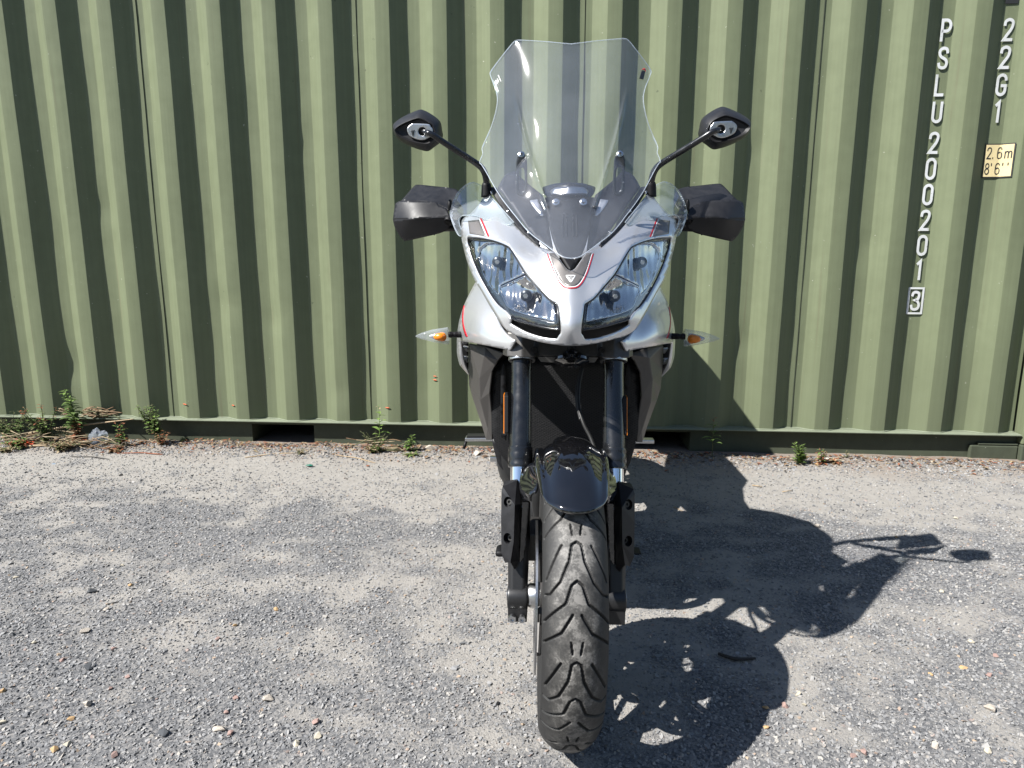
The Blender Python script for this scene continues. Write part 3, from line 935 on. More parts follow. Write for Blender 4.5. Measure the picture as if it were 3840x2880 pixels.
# ---- front tyre with real tread grooves
WC = (0.0, 0.0, 0.300)
def tyre_mat():
    m, nt, b = new_mat('tyre_rubber')
    c = nt.nodes.new('ShaderNodeTexCoord')
    at = nt.nodes.new('ShaderNodeAttribute'); at.attribute_name = 'worn'
    n = noise_tex(nt, 34, 6, 0.7, c); n2 = noise_tex(nt, 260, 3, 0.6, c)
    ad = nd(nt, 'ShaderNodeMath', operation='MULTIPLY'); nt.links.new(n.outputs['Fac'], ad.inputs[0]); nt.links.new(at.outputs['Fac'], ad.inputs[1])
    ad2 = nd(nt, 'ShaderNodeMath', operation='MULTIPLY_ADD'); nt.links.new(n2.outputs['Fac'], ad2.inputs[0]); ad2.inputs[1].default_value = 0.36; nt.links.new(ad.outputs[0], ad2.inputs[2])
    col = ramp(nt, ad2.outputs[0], [(0.10, (0.009, 0.009, 0.009)), (0.36, (0.015, 0.0146, 0.0142)), (0.60, (0.025, 0.0243, 0.0235)), (0.78, (0.052, 0.050, 0.047)), (0.95, (0.15, 0.143, 0.134))])
    nt.links.new(col.outputs['Color'], b.inputs['Base Color'])
    setp(b, rough=0.62, spec=0.4)
    bump(nt, b, n2.outputs['Fac'], 0.35, 0.0006)
    M['tyre_rubber'] = m
tyre_mat()
GROOVES = []
def gseg(pts_, w=0.0042):
    for s in (1, -1):
        q = [(a_, s*0.0595*math.asin(min(0.96, b_/0.0625))) for a_, b_ in pts_]
        GROOVES.append((q, w))
D2S = math.radians(1.0)*0.30
# (degrees down from the pair of slits, distance from the tread centre)
gseg([(0, .0105), (3.8, .0072)], .0034)
gseg([(6.5, 0.0), (7.6, .0085), (13.5, .0140), (20.5, .030), (24.5, .047), (24.8, .056)], .0042)
gseg([(20.0, 0.0), (21.4, .0095), (27.5, .0200), (34.5, .057)], .0042)
gseg([(31.0, .0075), (37.3, .0275), (42.5, .058)], .0042)
gseg([(7.5, .027), (19.5, .054)], .0040)
def groove_depth(s_deg, w):
    """1 inside a groove"""
    best = 9.0
    for rep in (-40.0, 0.0, 40.0):
        for q, gw in GROOVES:
            if not (q[0][0]-3 <= s_deg+rep <= q[-1][0]+3 or q[-1][0]-3 <= s_deg+rep <= q[0][0]+3): continue
            px, py = (s_deg+rep)*D2S, w
            for (a0, b0), (a1, b1) in zip(q[:-1], q[1:]):
                ax, ay, bx, by = a0*D2S, b0, a1*D2S, b1
                vx, vy = bx-ax, by-ay
                t = max(0.0, min(1.0, ((px-ax)*vx+(py-ay)*vy)/(vx*vx+vy*vy+1e-12)))
                d = math.hypot(px-ax-t*vx, py-ay-t*vy)
                wd = gw*(0.5 if 0.0 < t < 1.0 else 0.45)
                best = min(best, d/wd)
    if best > 1.2: return 0.0
    return max(0.0, min(1.0, (1.2-best)/0.3))
def tyre_profile(w):
    """arc length across the tread from the centre -> (x, radius)"""
    Rc = 0.0595                     # crown radius
    a_ = w/Rc
    if abs(a_) < 1.24:
        return Rc*math.sin(a_)*1.06, 0.300-Rc*(1-math.cos(a_))
    s = math.copysign(1, w); e = abs(w)-Rc*1.24
    x0 = Rc*math.sin(1.24)*1.06; r0 = 0.300-Rc*(1-math.cos(1.24))
    t = min(1.0, e/0.045)
    return s*(x0+0.0030*math.sin(t*2.2)-0.013*t*t), r0-0.045*t
def make_tyre(ndeg0=0.27, fine=True, wmax=0.119, rep=40.0, off=53.0, wn=170):
    ang = list(np.arange(-75, 88, ndeg0))+list(np.arange(88, 285, 3.0)) if fine else list(np.arange(0, 360, 4.0))
    ws = np.linspace(-wmax, wmax, wn)
    V, F, A = [], [], []
    for a_ in ang:
        th = math.radians(a_)
        for w in ws:
            x, r = tyre_profile(w)
            g_ = 0.0
            if abs(w) < 0.070 and fine and -75 <= a_ <= 88:
                g_ = groove_depth((off-a_) % rep, w)
            rr = r-0.0048*g_*math.cos(min(1.2, abs(w)/0.0595)); xx = x-0.0048*g_*math.sin(max(-1.2, min(1.2, w/0.0595)))
            if abs(w) > 0.076: xx += math.copysign(0.0006*noise.noise(Vector((w*900, a_*0.02, 1))), w)
            V.append((WC[0]+xx, WC[1]-rr*math.cos(th), WC[2]+rr*math.sin(th)))
            wear = max(0.0, 1.0-(abs(w)/0.066)**2)
            A.append(0.0 if g_ > 0.3 else 0.34+1.0*wear**0.8 if abs(w) < 0.070 else 0.15)
    n = len(ws); m_ = len(ang)
    for i in range(m_):
        j = (i+1) % m_
        for k in range(n-1):
            F.append((i*n+k, j*n+k, j*n+k+1, i*n+k+1))
    return (V, F), A
tg, worn = make_tyre()
fw_rim = None
def rim_geo(c=(0, 0, 0.3), width=0.088, spokes=5, r_out=0.222):
    gs = []
    h = width/2
    prof = [(r_out, -h), (r_out+0.006, -h-0.003), (r_out+0.005, -h+0.008), (r_out-0.012, -h+0.016), (r_out-0.026, -0.012), (r_out-0.026, 0.012), (r_out-0.012, h-0.016), (r_out+0.005, h-0.008), (r_out+0.006, h+0.003), (r_out, h), (r_out-0.016, h-0.010), (r_out-0.036, 0.014), (r_out-0.036, -0.014), (r_out-0.016, -h+0.010)]
    gs.append(lathe(prof, c, (1, 0, 0), 72, closed=True))
    gs.append(lathe([(0.010, -0.055), (0.034, -0.055), (0.038, -0.03), (0.030, 0.0), (0.038, 0.03), (0.034, 0.055), (0.010, 0.055)], c, (1, 0, 0), 28))
    for k in range(spokes):
        a_ = 2*math.pi*k/spokes+0.35
        for da in (-0.15, 0.15):
            L = []
            for t, wr, ww in ((0.03, 0.012, 0.020), (0.09, 0.010, 0.017), (0.15, 0.009, 0.014), (0.192, 0.014, 0.014)):
                aa = a_+da*(t/0.19)
                er = Vector((0, -math.cos(aa), math.sin(aa))); et = Vector((0, math.sin(aa), math.cos(aa))); ex = Vector((1, 0, 0))
                cc = Vector(c)+er*t
                L.append([tuple(cc+et*wr*ct+ex*ww*st) for ct, st in ((-1, -.5), (-.5, -1), (.5, -1), (1, -.5), (1, .5), (.5, 1), (-.5, 1), (-1, .5))])
            gs.append(loft(L))
    return join_geo(*gs)
fwheel = mk('front_wheel', fix_normals(steer(rim_geo())), 'cast_black', bike, autosm=35)
ty = mk('tyre', fix_normals(steer(tg)), 'tyre_rubber', fwheel)
at_ = ty.data.attributes.new('worn', 'FLOAT', 'POINT')
at_.data.foreach_set('value', worn)
mk('rim_tape', steer(lathe([(0.2285, -0.0512), (0.2375, -0.0524)], (0, 0, 0.3), (1, 0, 0), 72)), 'red_film', fwheel)
mk('rim_tape', steer(lathe([(0.2375, 0.0524), (0.2285, 0.0512)], (0, 0, 0.3), (1, 0, 0), 72)), 'red_film', fwheel)
def disc_geo(c, x, ro=0.160, ri=0.118, th=0.0045, holes=True):
    gs = []
    n = 96
    if holes:
        # ring of short webs with drilled rows
        V, F = [], []
        radii = [ri, ri+0.010, ri+0.015, ri+0.022, ri+0.027, ri+0.034, ro]
        for s in (-th/2, th/2):
            for r in radii:
                for k in range(n):
                    a_ = 2*math.pi*(k+(0.5 if False else 0))/n
                    V.append((c[0]+x+s, c[1]-r*math.cos(a_), c[2]+r*math.sin(a_)))
        m_ = len(radii)
        for side in (0, 1):
            o = side*m_*n
            for i in range(m_-1):
                for k in range(n):
                    if (i == 1 and k % 6 in (0,)) or (i == 3 and k % 6 == 3): continue
                    F.append((o+i*n+k, o+i*n+(k+1) % n, o+(i+1)*n+(k+1) % n, o+(i+1)*n+k))
        for i in (0, m_-1):
            for k in range(n): F.append((i*n+k, i*n+(k+1) % n, m_*n+i*n+(k+1) % n, m_*n+i*n+k))
        gs.append((V, F))
    return join_geo(*gs)
for s in (-1, 1):
    d_ = mk('brake_disc', steer(disc_geo((0, 0, 0.3), s*0.069)), 'disc_steel', fwheel, smooth=False)
    g = [lathe([(0.034, -0.002), (0.060, -0.002), (0.060, 0.002), (0.034, 0.002)], (s*0.058, 0, 0.3), (1, 0, 0), 32, closed=True)]
    for k in range(6):
        a_ = 2*math.pi*k/6
        p0 = Vector((s*0.060, -0.058*math.cos(a_), 0.3+0.058*math.sin(a_))); p1 = Vector((s*0.063, -0.122*math.cos(a_+0.25), 0.3+0.122*math.sin(a_+0.25)))
        g.append(tube([p0, p1], 0.007, 8))
    mk('disc_carrier', steer(join_geo(*g)), 'alloy_dark', fwheel, smooth=False)
mk('axle', tube([(-0.129, 0, 0.30), (0.129, 0, 0.30)], 0.0125, 18, curve=False), 'alloy', fwheel, autosm=40)
mk('wheel_spacer', lathe([(0.013, 0), (0.023, 0), (0.026, 0.004), (0.026, 0.020), (0.022, 0.024), (0.013, 0.024)], (-0.083, 0, 0.30), (1, 0, 0), 24), 'alloy', fwheel, autosm=40)

# ---- fork legs
forks = []
for s in (-1, 1):
    top = Vector((s*0.1065, 0.215, 0.800)); bot = Vector((s*0.105, 0.0, 0.300))
    ax = (bot-top).normalized()
    Lf = (bot-top).length
    at = lambda h: top+ax*h
    leg = mk('fork_leg', lathe([(0.001, -0.03), (0.0245, -0.03), (0.0245, 0.02), (0.0232, 0.05), (0.0240, 0.12), (0.0250, 0.205), (0.0250, 0.228), (0.001, 0.229)], top, ax, 36), 'black_tube', bike, autosm=40)
    mk('fork_collar', lathe([(0.0252, 0), (0.0272, 0.001), (0.0278, 0.008), (0.0270, 0.012), (0.0278, 0.016), (0.0278, 0.030), (0.0268, 0.036), (0.0278, 0.039), (0.0272, 0.046), (0.020, 0.047)], at(0.221), ax, 36), 'black_tube', leg, autosm=40)
    mk('chrome_tube', tube([at(0.24), at(0.42)], 0.0215, 28, curve=False), 'chrome', leg, autosm=40)
    mk('lower_casting', fix_normals(loft([[tuple(at(h)+Vector((ox*w, 0, 0))+Vector((0, oy*d, 0))) for ox, oy in ((-1, -.6), (-.6, -1), (.6, -1), (1, -.6), (1, .6), (.6, 1), (-.6, 1), (-1, .6))] for h, w, d in ((0.34, 0.024, 0.026), (0.43, 0.025, 0.030), (0.47, 0.0225, 0.028), (0.535, 0.021, 0.026))])), 'cast_black', leg, bevel=0.003, smooth=False)
    c = Vector((bot.x, -0.004, 0.298))
    cl = mk('axle_clamp', join_geo(fix_normals(lathe([(0.012, -0.022), (0.025, -0.022), (0.027, -0.019), (0.027, 0.019), (0.025, 0.022), (0.012, 0.022)], c, (1, 0, 0), 28)), box(c.x-0.0205, c.x+0.0205, -0.026, 0.02, 0.250, 0.285)), 'cast_black', leg, autosm=40, bevel=0.002)
    if s < 0:
        for dx in (-0.0105, 0.0105):
            b_ = lathe([(0.0, -0.006), (0.0036, -0.006), (0.0042, -0.0105), (0.0078, -0.0105), (0.0085, -0.008), (0.0085, 0.001), (0.0, 0.001)], (c.x+dx, -0.0285, 0.263), (0, 1, 0), 18)
            mk('pinch_bolt', fix_normals(b_), 'screw_steel', leg, autosm=40)
    forks.append(leg)

# ---- fork guards (black plates with two deep holes)
gv = [(312, 450, .022), (322, 408, .026), (448, 352, .055), (470, 410, .046), (430, 575, -.014), (484, 560, .008), (420, 900, -.034), (463, 1065, -.012), (458, 1112, -.008), (428, 1142, -.010), (392, 1080, -.038), (345, 1085, -.026), (312, 1000, -.020), (309, 700, .000)]
gf_ = [(0, 1, 4), (13, 0, 4), (13, 4, 6), (12, 13, 6), (12, 6, 10, 11), (1, 2, 4), (2, 3, 4), (3, 5, 4), (4, 5, 7, 6), (6, 7, 10), (7, 8, 9, 10)]
def circ(cx, cy, rx, ry, n=14): return [(cx+rx*math.cos(2*math.pi*k/n), cy+ry*math.sin(2*math.pi*k/n)) for k in range(n)]
gq = facets(ZD(*gv), gf_)
cut = []
hax = Vector((0.42, 0.86, -0.28)).normalized()
for cx, cy, ys in ((366, 545, 0.002), (376, 865, -0.017)):
    c0 = Vector(P(*ZD((cx, cy))[0], ys))
    cut.append(tube([c0-hax*0.03, c0+hax*0.013], 0.0112, 24, curve=False))
ring = [0, 1, 2, 3, 5, 7, 8, 9, 10, 11, 12, 13]
gV = [P(*p) for p in ZD(*gv)]; n_ = len(gV)
gB = [(gV[i][0]*0.985-0.001, 0.062 if i in (1, 2, 3, 0) else 0.035, gV[i][2]) for i in ring]
gF = list(gf_)+[(ring[i], ring[(i+1) % 12], n_+(i+1) % 12, n_+i) for i in range(12)]+[tuple(range(n_, n_+12))]
gsol = evaluated(fix_normals((gV+gB, gF)), cutters=[fix_normals(c) for c in cut])
gl = both('fork_guard', gsol, 'black_plastic', forks, bevel=0.0025, smooth=False)
for cx, cy, ys in ((366, 545, 0.002), (376, 865, -0.017)):
    c_ = Vector(P(*ZD((cx, cy))[0], ys))+hax*0.0125
    both('guard_bolt', fix_normals(lathe([(0, -0.001), (0.0030, -0.001), (0.0035, -0.005), (0.006, -0.005), (0.0065, 0.002), (0.0, 0.002)], c_, tuple(hax), 14)), 'alloy_dark', gl, autosm=40)
# inner guard blade next to the tyre
ib = ZD((505, 520), (560, 545, 1), (545, 700), (520, 1000), (490, 1075, 1), (465, 1070), (480, 800), (490, 600))
both('guard_blade', panel(ib, lambda d, v: 0.004, step=2.5), 'black_gloss', forks, solid=0.004)

# ---- calipers, hoses
for s in (-1, 1):
    c = Vector((s*0.084, 0.125, 0.375))
    q = fix_normals(loft([[(c.x+x_, c.y+yy_*sc, c.z+zz_*sc) for yy_, zz_ in ((-.05, -.03), (-.02, -.045), (.03, -.035), (.05, 0), (.04, .04), (0, .05), (-.04, .03))] for x_, sc in ((-0.030, 0.75), (-0.024, 1.0), (0.024, 1.0), (0.030, 0.75))]))
    cal = mk('brake_caliper', q, 'alloy_dark', bike, bevel=0.003, smooth=False)
q0 = P(*ZD((305, 1005))[0], 0.05)
mk('speed_sensor', fix_normals(loft([ell(q0[0], q0[2], y_, 0.012*k_, 0.007*k_, 10, 3) for y_, k_ in ((0.046, .7), (0.05, 1), (0.08, 1), (0.09, .7))])), 'dark_plastic', bike)

# ---- front mudguard (gloss black, wraps the wheel)
def fender():
    V, F = [], []
    A = np.linspace(0, 1, 30); Wn = np.linspace(-1, 1, 41)
    for a_ in A:
        for w in Wn:
            aw = abs(w)
            a0 = 54.0+15.0*(min(aw, 0.72)/0.72)**1.9+max(0.0, (aw-0.72)/0.28)*22.0
            a1 = 126-10*aw
            ang = math.radians(a0+(a1-a0)*a_)
            hw = 0.0655+0.0110*math.sin(min(1, a_*2.0)*math.pi/2)
            if aw < 0.72:
                t = aw/0.72
                x = hw*(0.98*math.sin(t*math.pi/2)**0.92)
                r = 0.320+0.016*math.sin(min(1.0, a_*1.5)*math.pi/2)-0.030*t**2.6
                r += 0.011*max(0, 1-aw*2.8)*(0.35+0.65*min(1, a_*2.2))       # centre ridge
                r -= 0.009*math.exp(-((aw-0.38)/0.13)**2)*(0.3+0.7*min(1.0, a_*3.0))
            else:
                t = (aw-0.72)/0.28
                x = hw*0.98+0.004*math.sin(t*2)
                r = 0.320+0.016*math.sin(min(1.0, a_*1.5)*math.pi/2)-0.030-0.030*t
            lip = max(0.0, 1-a_*14)
            r += 0.004*lip
            V.append((math.copysign(x, w) if w else 0.0, -r*math.cos(ang), 0.30+r*math.sin(ang)))
    n = len(Wn)
    for i in range(len(A)-1):
        for k in range(n-1): F.append((i*n+k, i*n+k+1, (i+1)*n+k+1, (i+1)*n+k))
    return fix_normals((V, F))
fen = mk('front_mudguard', steer(fender()), 'black_gloss', bike, solid=0.004, offset=0)
wing = Depth([(p[0], p[1], y_) for p, y_ in zip(ZD((485, 320), (560, 205), (625, 200), (625, 450), (565, 490), (560, 545), (500, 545), (540, 350)),
                                                (0.035, 0.060, 0.055, -0.06, -0.06, -0.05, -0.015, -0.002))], full=False)
wp = ZD((480, 315), (520, 255), (565, 205), (625, 195, 1), (640, 330), (625, 445), (580, 470), (566, 500), (566, 548, 1), (500, 548, 1), (482, 470), (470, 400))
both('mudguard_wing', panel(wp, wing, step=4), 'black_gloss', fen, solid=0.004)

# ---- lower fork clamp, horn
clz = 0.818
poly = [(-0.152, 0.20), (-0.140, 0.172), (-0.105, 0.160), (-0.078, 0.168), (-0.068, 0.182), (0.068, 0.182), (0.078, 0.168), (0.105, 0.160), (0.140, 0.172), (0.152, 0.20), (0.145, 0.245), (0.10, 0.262), (-0.10, 0.262), (-0.145, 0.245)]
clamp = mk('lower_fork_clamp', prism([(x, y+0.012, clz-0.022) for x, y in poly], (0, 0.018, 0.055)), 'alloy_dark', bike, bevel=0.003, smooth=False)
for s in (-1, 1):
    for dz in (-0.007, 0.017):
        mk('clamp_bolt', fix_normals(lathe([(0, 0.000), (0.0035, 0.0), (0.0035, -0.003), (0.0062, -0.003), (0.0068, 0.006), (0, 0.006)], (s*0.0765, 0.176, clz+dz+0.003), (0, 1, 0), 16)), 'dark_plastic', clamp, autosm=40)
    mk('clamp_ring', fix_normals(lathe([(0.0255, -0.004), (0.031, -0.004), (0.032, 0.0), (0.031, 0.005), (0.0255, 0.005)], (s*0.1065, 0.205, 0.788), (0, -0.394, -0.919), 32, closed=True)), 'alloy', clamp, autosm=40)
mk('clamp_rib', prism([(-0.062, 0.190, clz-0.034), (-0.01, 0.190, clz-0.036), (0.01, 0.190, clz-0.036), (0.062, 0.190, clz-0.034), (0.07, 0.190, clz-0.0222), (-0.07, 0.190, clz-0.0222)], (0, 0.02, 0)), 'alloy_dark', clamp, smooth=False)
hc = Vector(P(1235, 777, 0.165))
horn = mk('horn', fix_normals(lathe([(0, -0.012), (0.022, -0.013), (0.026, -0.010), (0.034, -0.009), (0.040, -0.005), (0.040, 0.001), (0.032, 0.004), (0.024, 0.012), (0.016, 0.020), (0.0, 0.021)], hc, (0, 0.42, 0.9), 36)), 'black_gloss', bike, autosm=50)
mk('horn_bracket', tube([hc+Vector((0, 0.01, 0.015)), hc+Vector((0, 0.03, 0.045))], 0.010, 10, curve=False), 'dark_plastic', horn)

# ---- headlight cowl
CW_PTS = [(1085, 1430, .006), (1085, 1300, -.012), (1085, 1100, .008), (1085, 950, .045), (1085, 800, .086), (1085, 650, .115), (1000, 1300, -.002), (975, 1090, .022), (850, 1400, .022), (850, 1330, .018), (620, 1340, .078),
          (520, 1260, .105), (590, 1205, .078), (430, 1120, .15), (350, 980, .19), (290, 880, .22), (230, 720, .265), (190, 560, .295), (180, 420, .31), (228, 530, .272), (450, 560, .212), (590, 625, .166),
          (720, 830, .105), (900, 1030, .044), (240, 370, .305), (330, 290, .315), (400, 130, .335), (600, 400, .25), (820, 600, .172), (940, 650, .130), (640, 520, .205), (760, 680, .145), (880, 860, .085), (950, 950, .062)]
def sweep(y): return y+0.35*max(0.0, y-0.15)
cowl_d = Depth([(q[0], q[1], sweep(p[2])) for q, p in zip(ZB(*[p[:2] for p in CW_PTS]), CW_PTS)])
cowl_out = ZB((1088, 810, 1), (1050, 790), (1000, 722), (945, 650, 1), (820, 603, 1), (700, 505), (600, 400), (500, 270), (392, 150, 1), (330, 250), (260, 330), (200, 372), (180, 420), (183, 540), (225, 720), (285, 875), (350, 985), (430, 1125), (520, 1265), (610, 1335), (720, 1368), (850, 1402), (1000, 1427), (1088, 1432, 1))
lamp_hole = ZB((228, 528, 1), (330, 533), (450, 556), (555, 596), (592, 628), (640, 700), (720, 830), (820, 942), (900, 1030), (966, 1074), (980, 1100), (1003, 1300), (985, 1345), (965, 1378, 1), (850, 1362), (700, 1312), (580, 1247, 1), (588, 1205, 1), (555, 1152), (460, 1062), (370, 922), (300, 782), (240, 620))
cowl = mk('headlight_cowl', panel(cowl_out, cowl_d, holes=[lamp_hole], full=True, step=4.5), 'silver_paint', bike, solid=0.005)
def cowl_film(name, pts_, mat, lift=-0.0012, full=False, par=None, step=4.0):
    g_ = panel(ZB(*pts_), cowl_d, full=full, step=step, lift=lift)
    if full: return mk(name, g_, mat, par or cowl, solid=0.0006)
    return both(name, g_, mat, par or cowl, solid=0.0006)
cowl_film('grey_decal', [(235, 395, 1), (325, 385, 1), (382, 525, 1), (248, 500, 1)], 'grey_film')
cowl_film('red_stripe', [(333, 372, 1), (347, 374, 1), (412, 524, 1), (397, 526, 1)], 'red_film')
cowl_film('white_stripe', [(326, 380, 1), (333, 374, 1), (397, 526, 1), (388, 527, 1)], 'white_film')
nose_in = [(1088, 812, 1), (1050, 794), (1000, 728), (950, 662, 1), (905, 660, 1), (930, 740), (960, 820), (1000, 890), (1040, 926), (1088, 934, 1)]
cowl_film('grey_decal', nose_in, 'grey_film', full=True)
def band(lo, hi):
    a_ = [(897-lo, 664), (925-lo, 745), (955-lo, 828), (995-lo*.9, 900+lo*.5), (1038-lo*.5, 938+lo*.9), (1088, 944+lo)]
    b_ = [(897-hi, 664), (925-hi, 745), (955-hi, 828), (995-hi*.9, 900+hi*.5), (1038-hi*.5, 938+hi*.9), (1088, 944+hi)]
    return a_, b_
for nm, lo, hi, mt, lf in (('white_stripe', -8, 1, 'white_film', -0.0012), ('red_stripe', 2, 11, 'red_film', -0.0013)):
    a_, b_ = band(lo, hi)
    half = [(p[0], p[1]) for p in a_]
    pl_ = [a_[-1]+(1,)]+[tuple(p) for p in reversed(a_[1:-1])]+[a_[0]+(1,), b_[0]+(1,)]+[tuple(p) for p in b_[1:-1]]+[b_[-1]+(1,)]
    g_ = panel(ZB(*pl_), cowl_d, full=True, step=4.0, lift=lf)
    mk(nm, g_, mt, cowl, solid=0.0006)
# triangular emblem with a T-shaped device
em = cowl_film('emblem', [(1083, 842, 1), (1052, 843), (1044, 852), (1076, 898), (1083, 902, 1)], 'white_film', lift=-0.0016, full=True, step=2.0)
for pts_ in ([(1082, 851, 1), (1059, 851, 1), (1061, 856, 1), (1082, 856, 1)], [(1082, 857, 1), (1076, 857, 1), (1076, 878, 1), (1082, 886, 1)], [(1071, 858, 1), (1064, 858, 1), (1072, 870, 1)]):
    g_ = panel(ZB(*pts_), cowl_d, step=1.5, lift=-0.0024)
    both('emblem_bar', g_, 'grey_film', em, solid=0.0004)

# ---- headlights
lens_out = ZB((236, 537, 1), (330, 540), (448, 563), (552, 603), (588, 634), (634, 705), (714, 835), (815, 948), (895, 1036), (960, 1080), (972, 1104), (996, 1298, 1), (850, 1275), (700, 1235), (600, 1203), (548, 1150), (463, 1058), (375, 918), (306, 778), (247, 620))
lamp_bulge = Off(cowl_d, 0.004)
lamps = []
for s in (0, 1):
    lamps.append(empty('headlight', (0, 0, 0), parent=bike))
back = Off(cowl_d, 0.085)
both('housing', panel(lens_out, back, step=7), 'smoke_chrome', lamps)
U_out = ZB((338, 642), (395, 588), (478, 579), (565, 608), (598, 640), (640, 715), (702, 832, 1), (506, 922, 1), (492, 1008, 1), (440, 958), (372, 850), (330, 720))
L_out = ZB((497, 962), (518, 936), (708, 850, 1), (765, 905), (850, 1003), (925, 1060), (948, 1130), (958, 1228, 1), (840, 1200), (700, 1165), (575, 1112), (532, 1042))
def bowl(out, cx, cy, deep, rim):
    C = ZB((cx, cy))[0]
    D_ = [(p[0], p[1], dat(cowl_d, p)+rim) for p in out]
    yb = dat(cowl_d, C)
    D_.append((C[0], C[1], yb+deep))
    R_ = np.mean([math.hypot(p[0]-C[0], p[1]-C[1]) for p in out])
    for k in range(8):
        a_ = 2*math.pi*k/8
        q = (C[0]+0.45*R_*math.cos(a_), C[1]+0.45*R_*math.sin(a_))
        D_.append((q[0], q[1], dat(cowl_d, q)+deep*0.80))
    return panel(out, Depth(D_, full=False), step=4), (C, yb+deep)
for out, cx, cy, rb in ((U_out, 478, 735, 50), (L_out, 713, 1015, 54)):
    g_, (C, yb) = bowl(out, cx, cy, 0.040, 0.012)
    pr_ = both('reflector', g_, 'lamp_reflector', lamps, solid=0.001)
    ctr = Vector(P(C[0], C[1], yb-0.022))
    rr_ = 0.0125
    dr = (Vector((0, 1, 0))*0.94+Vector((0.12, 0, 0))).normalized()
    both('bulb_shield', fix_normals(lathe([(0, -0.004), (rr_*0.45, -0.004), (rr_*0.55, -0.0015), (rr_*0.85, 0.0), (rr_, 0.002), (rr_, 0.012), (rr_*0.6, 0.022), (0, 0.022)], ctr, dr, 24)), 'bulb_cap', pr_, autosm=35)
    both('bulb_tip', fix_normals(lathe([(0, -0.0050), (rr_*0.40, -0.0048), (rr_*0.44, -0.0042), (0, -0.0040)], ctr, dr, 6)), 'alloy', pr_, autosm=35)
    # bright rim round each bowl
    ring = spline(out, 4)
    pa = [P(p[0], p[1], dat(cowl_d, p)+0.0105) for p in ring]
    both('reflector_rim', tube(pa+[pa[0]], 0.0011, 6, curve=False, caps=False), 'chrome', pr_)
# ribbed marker strip at the outer top corner
rb_ = ZB((240, 545, 1), (330, 547), (450, 568), (470, 575, 1), (390, 582), (335, 630), (318, 700), (300, 740, 1), (262, 650))
mkr = both('marker_reflector', panel(rb_, Off(cowl_d, 0.016), step=5), 'lamp_reflector', lamps, solid=0.001)
bz = ZB((565, 1120, 1), (700, 1172), (840, 1208), (962, 1235, 1), (972, 1140), (985, 1190), (994, 1290, 1), (850, 1270), (700, 1230), (605, 1200, 1))
both('bezel', panel(bz, Off(cowl_d, 0.010), step=5), 'lamp_black', lamps, solid=0.001)
lens = both('lens', panel(lens_out, lamp_bulge, step=6), 'lens_clear', lamps, solid=0.0015)
# black gasket line round the lens
ring = spline(lens_out, 4)
pa = [P(p[0], p[1], dat(cowl_d, p)+0.004) for p in ring]
both('gasket', tube(pa+[pa[0]], 0.0022, 6, curve=False, caps=False), 'lamp_black', lamps)
slot = ZB((588, 1206, 1), (700, 1240), (850, 1282), (1000, 1302, 1), (985, 1345), (966, 1376, 1), (850, 1360), (700, 1310), (582, 1246, 1))
both('air_slot', panel(slot, lambda d, v: cowl_d(d, v)+0.022+0.02*max(0, min(1, (v-700)/30)), step=5), 'dark_plastic', cowl)

# ---- black strips either side of the screen, with screws
strip = ZB((398, 112, 1), (468, 117, 1), (545, 225), (620, 330), (675, 412), (730, 482), (818, 545, 1), (822, 606, 1), (700, 503), (600, 398), (500, 268))
trims = both('screen_trim', panel(strip, cowl_d, step=5, lift=-0.005), 'black_plastic', bike, solid=0.006)
for q in ZB((436, 160), (572, 315), (742, 492)):
    c_ = P(q[0], q[1], dat(cowl_d, q)-0.006)
    both('trim_screw', fix_normals(lathe([(0, 0.001), (0.0022, 0.001), (0.003, -0.0022), (0.0048, -0.001), (0.0052, 0.002), (0, 0.002)], c_, (-0.25, 0.8, -0.5), 16)), 'screw_steel', trims, autosm=40)

# ---- dashboard seen through the screen
dash_d = Depth([(q[0], q[1], y_) for q, y_ in zip(ZB((880, 200), (1085, 200), (900, 400), (1085, 400), (940, 560), (1085, 560), (1085, 800), (1020, 700)), (.285, .275, .225, .215, .165, .160, .090, .118))])
dash = mk('instrument_panel', panel(ZB((1088, 200, 1), (870, 200, 1), (885, 330), (905, 430), (940, 560), (1000, 690), (1050, 770), (1070, 800), (1088, 806, 1)), dash_d, full=True, step=6), 'dark_plastic', bike, solid=0.006)
hood_d = Depth([(q[0], q[1], y_) for q, y_ in zip(ZB((850, 120), (1085, 73), (1085, 200), (900, 195), (960, 90)), (.345, .300, .283, .305, .318))])
hood_out = ZB((1088, 74, 1), (960, 84), (880, 105), (850, 122), (868, 175), (905, 200, 1), (1088, 206, 1))
slot_h = ZB((1088, 104, 1), (970, 112), (925, 130), (906, 152), (920, 178), (960, 186), (1088, 192, 1))
hd = mk('dash_hood', panel(hood_out, hood_d, full=True, step=5, lift=-0.006), 'lamp_black', dash, solid=0.01)
mk('dash_window', panel(ZB((1088, 108, 1), (972, 114), (930, 132), (912, 152), (925, 175), (962, 182), (1088, 188, 1)), hood_d, full=True, step=5, lift=-0.009), 'alloy', dash, solid=0.002)
mk('dash_strip', panel(ZB((1088, 168, 1), (960, 166), (925, 172), (962, 182), (1088, 187, 1)), hood_d, full=True, step=4, lift=-0.0125), 'lamp_black', dash, solid=0.002)
for q in ZB((1012, 340), (1085, 340), (1120, 340)):
    pass
for x0_ in (1015, 1045):
    r_ = ZB((x0_, 330, 1), (x0_+10, 330, 1), (x0_+10, 520, 1), (x0_, 520, 1))
    both('dash_rib', panel(r_, dash_d, step=5, lift=-0.004), 'dark_plastic', dash, solid=0.004)
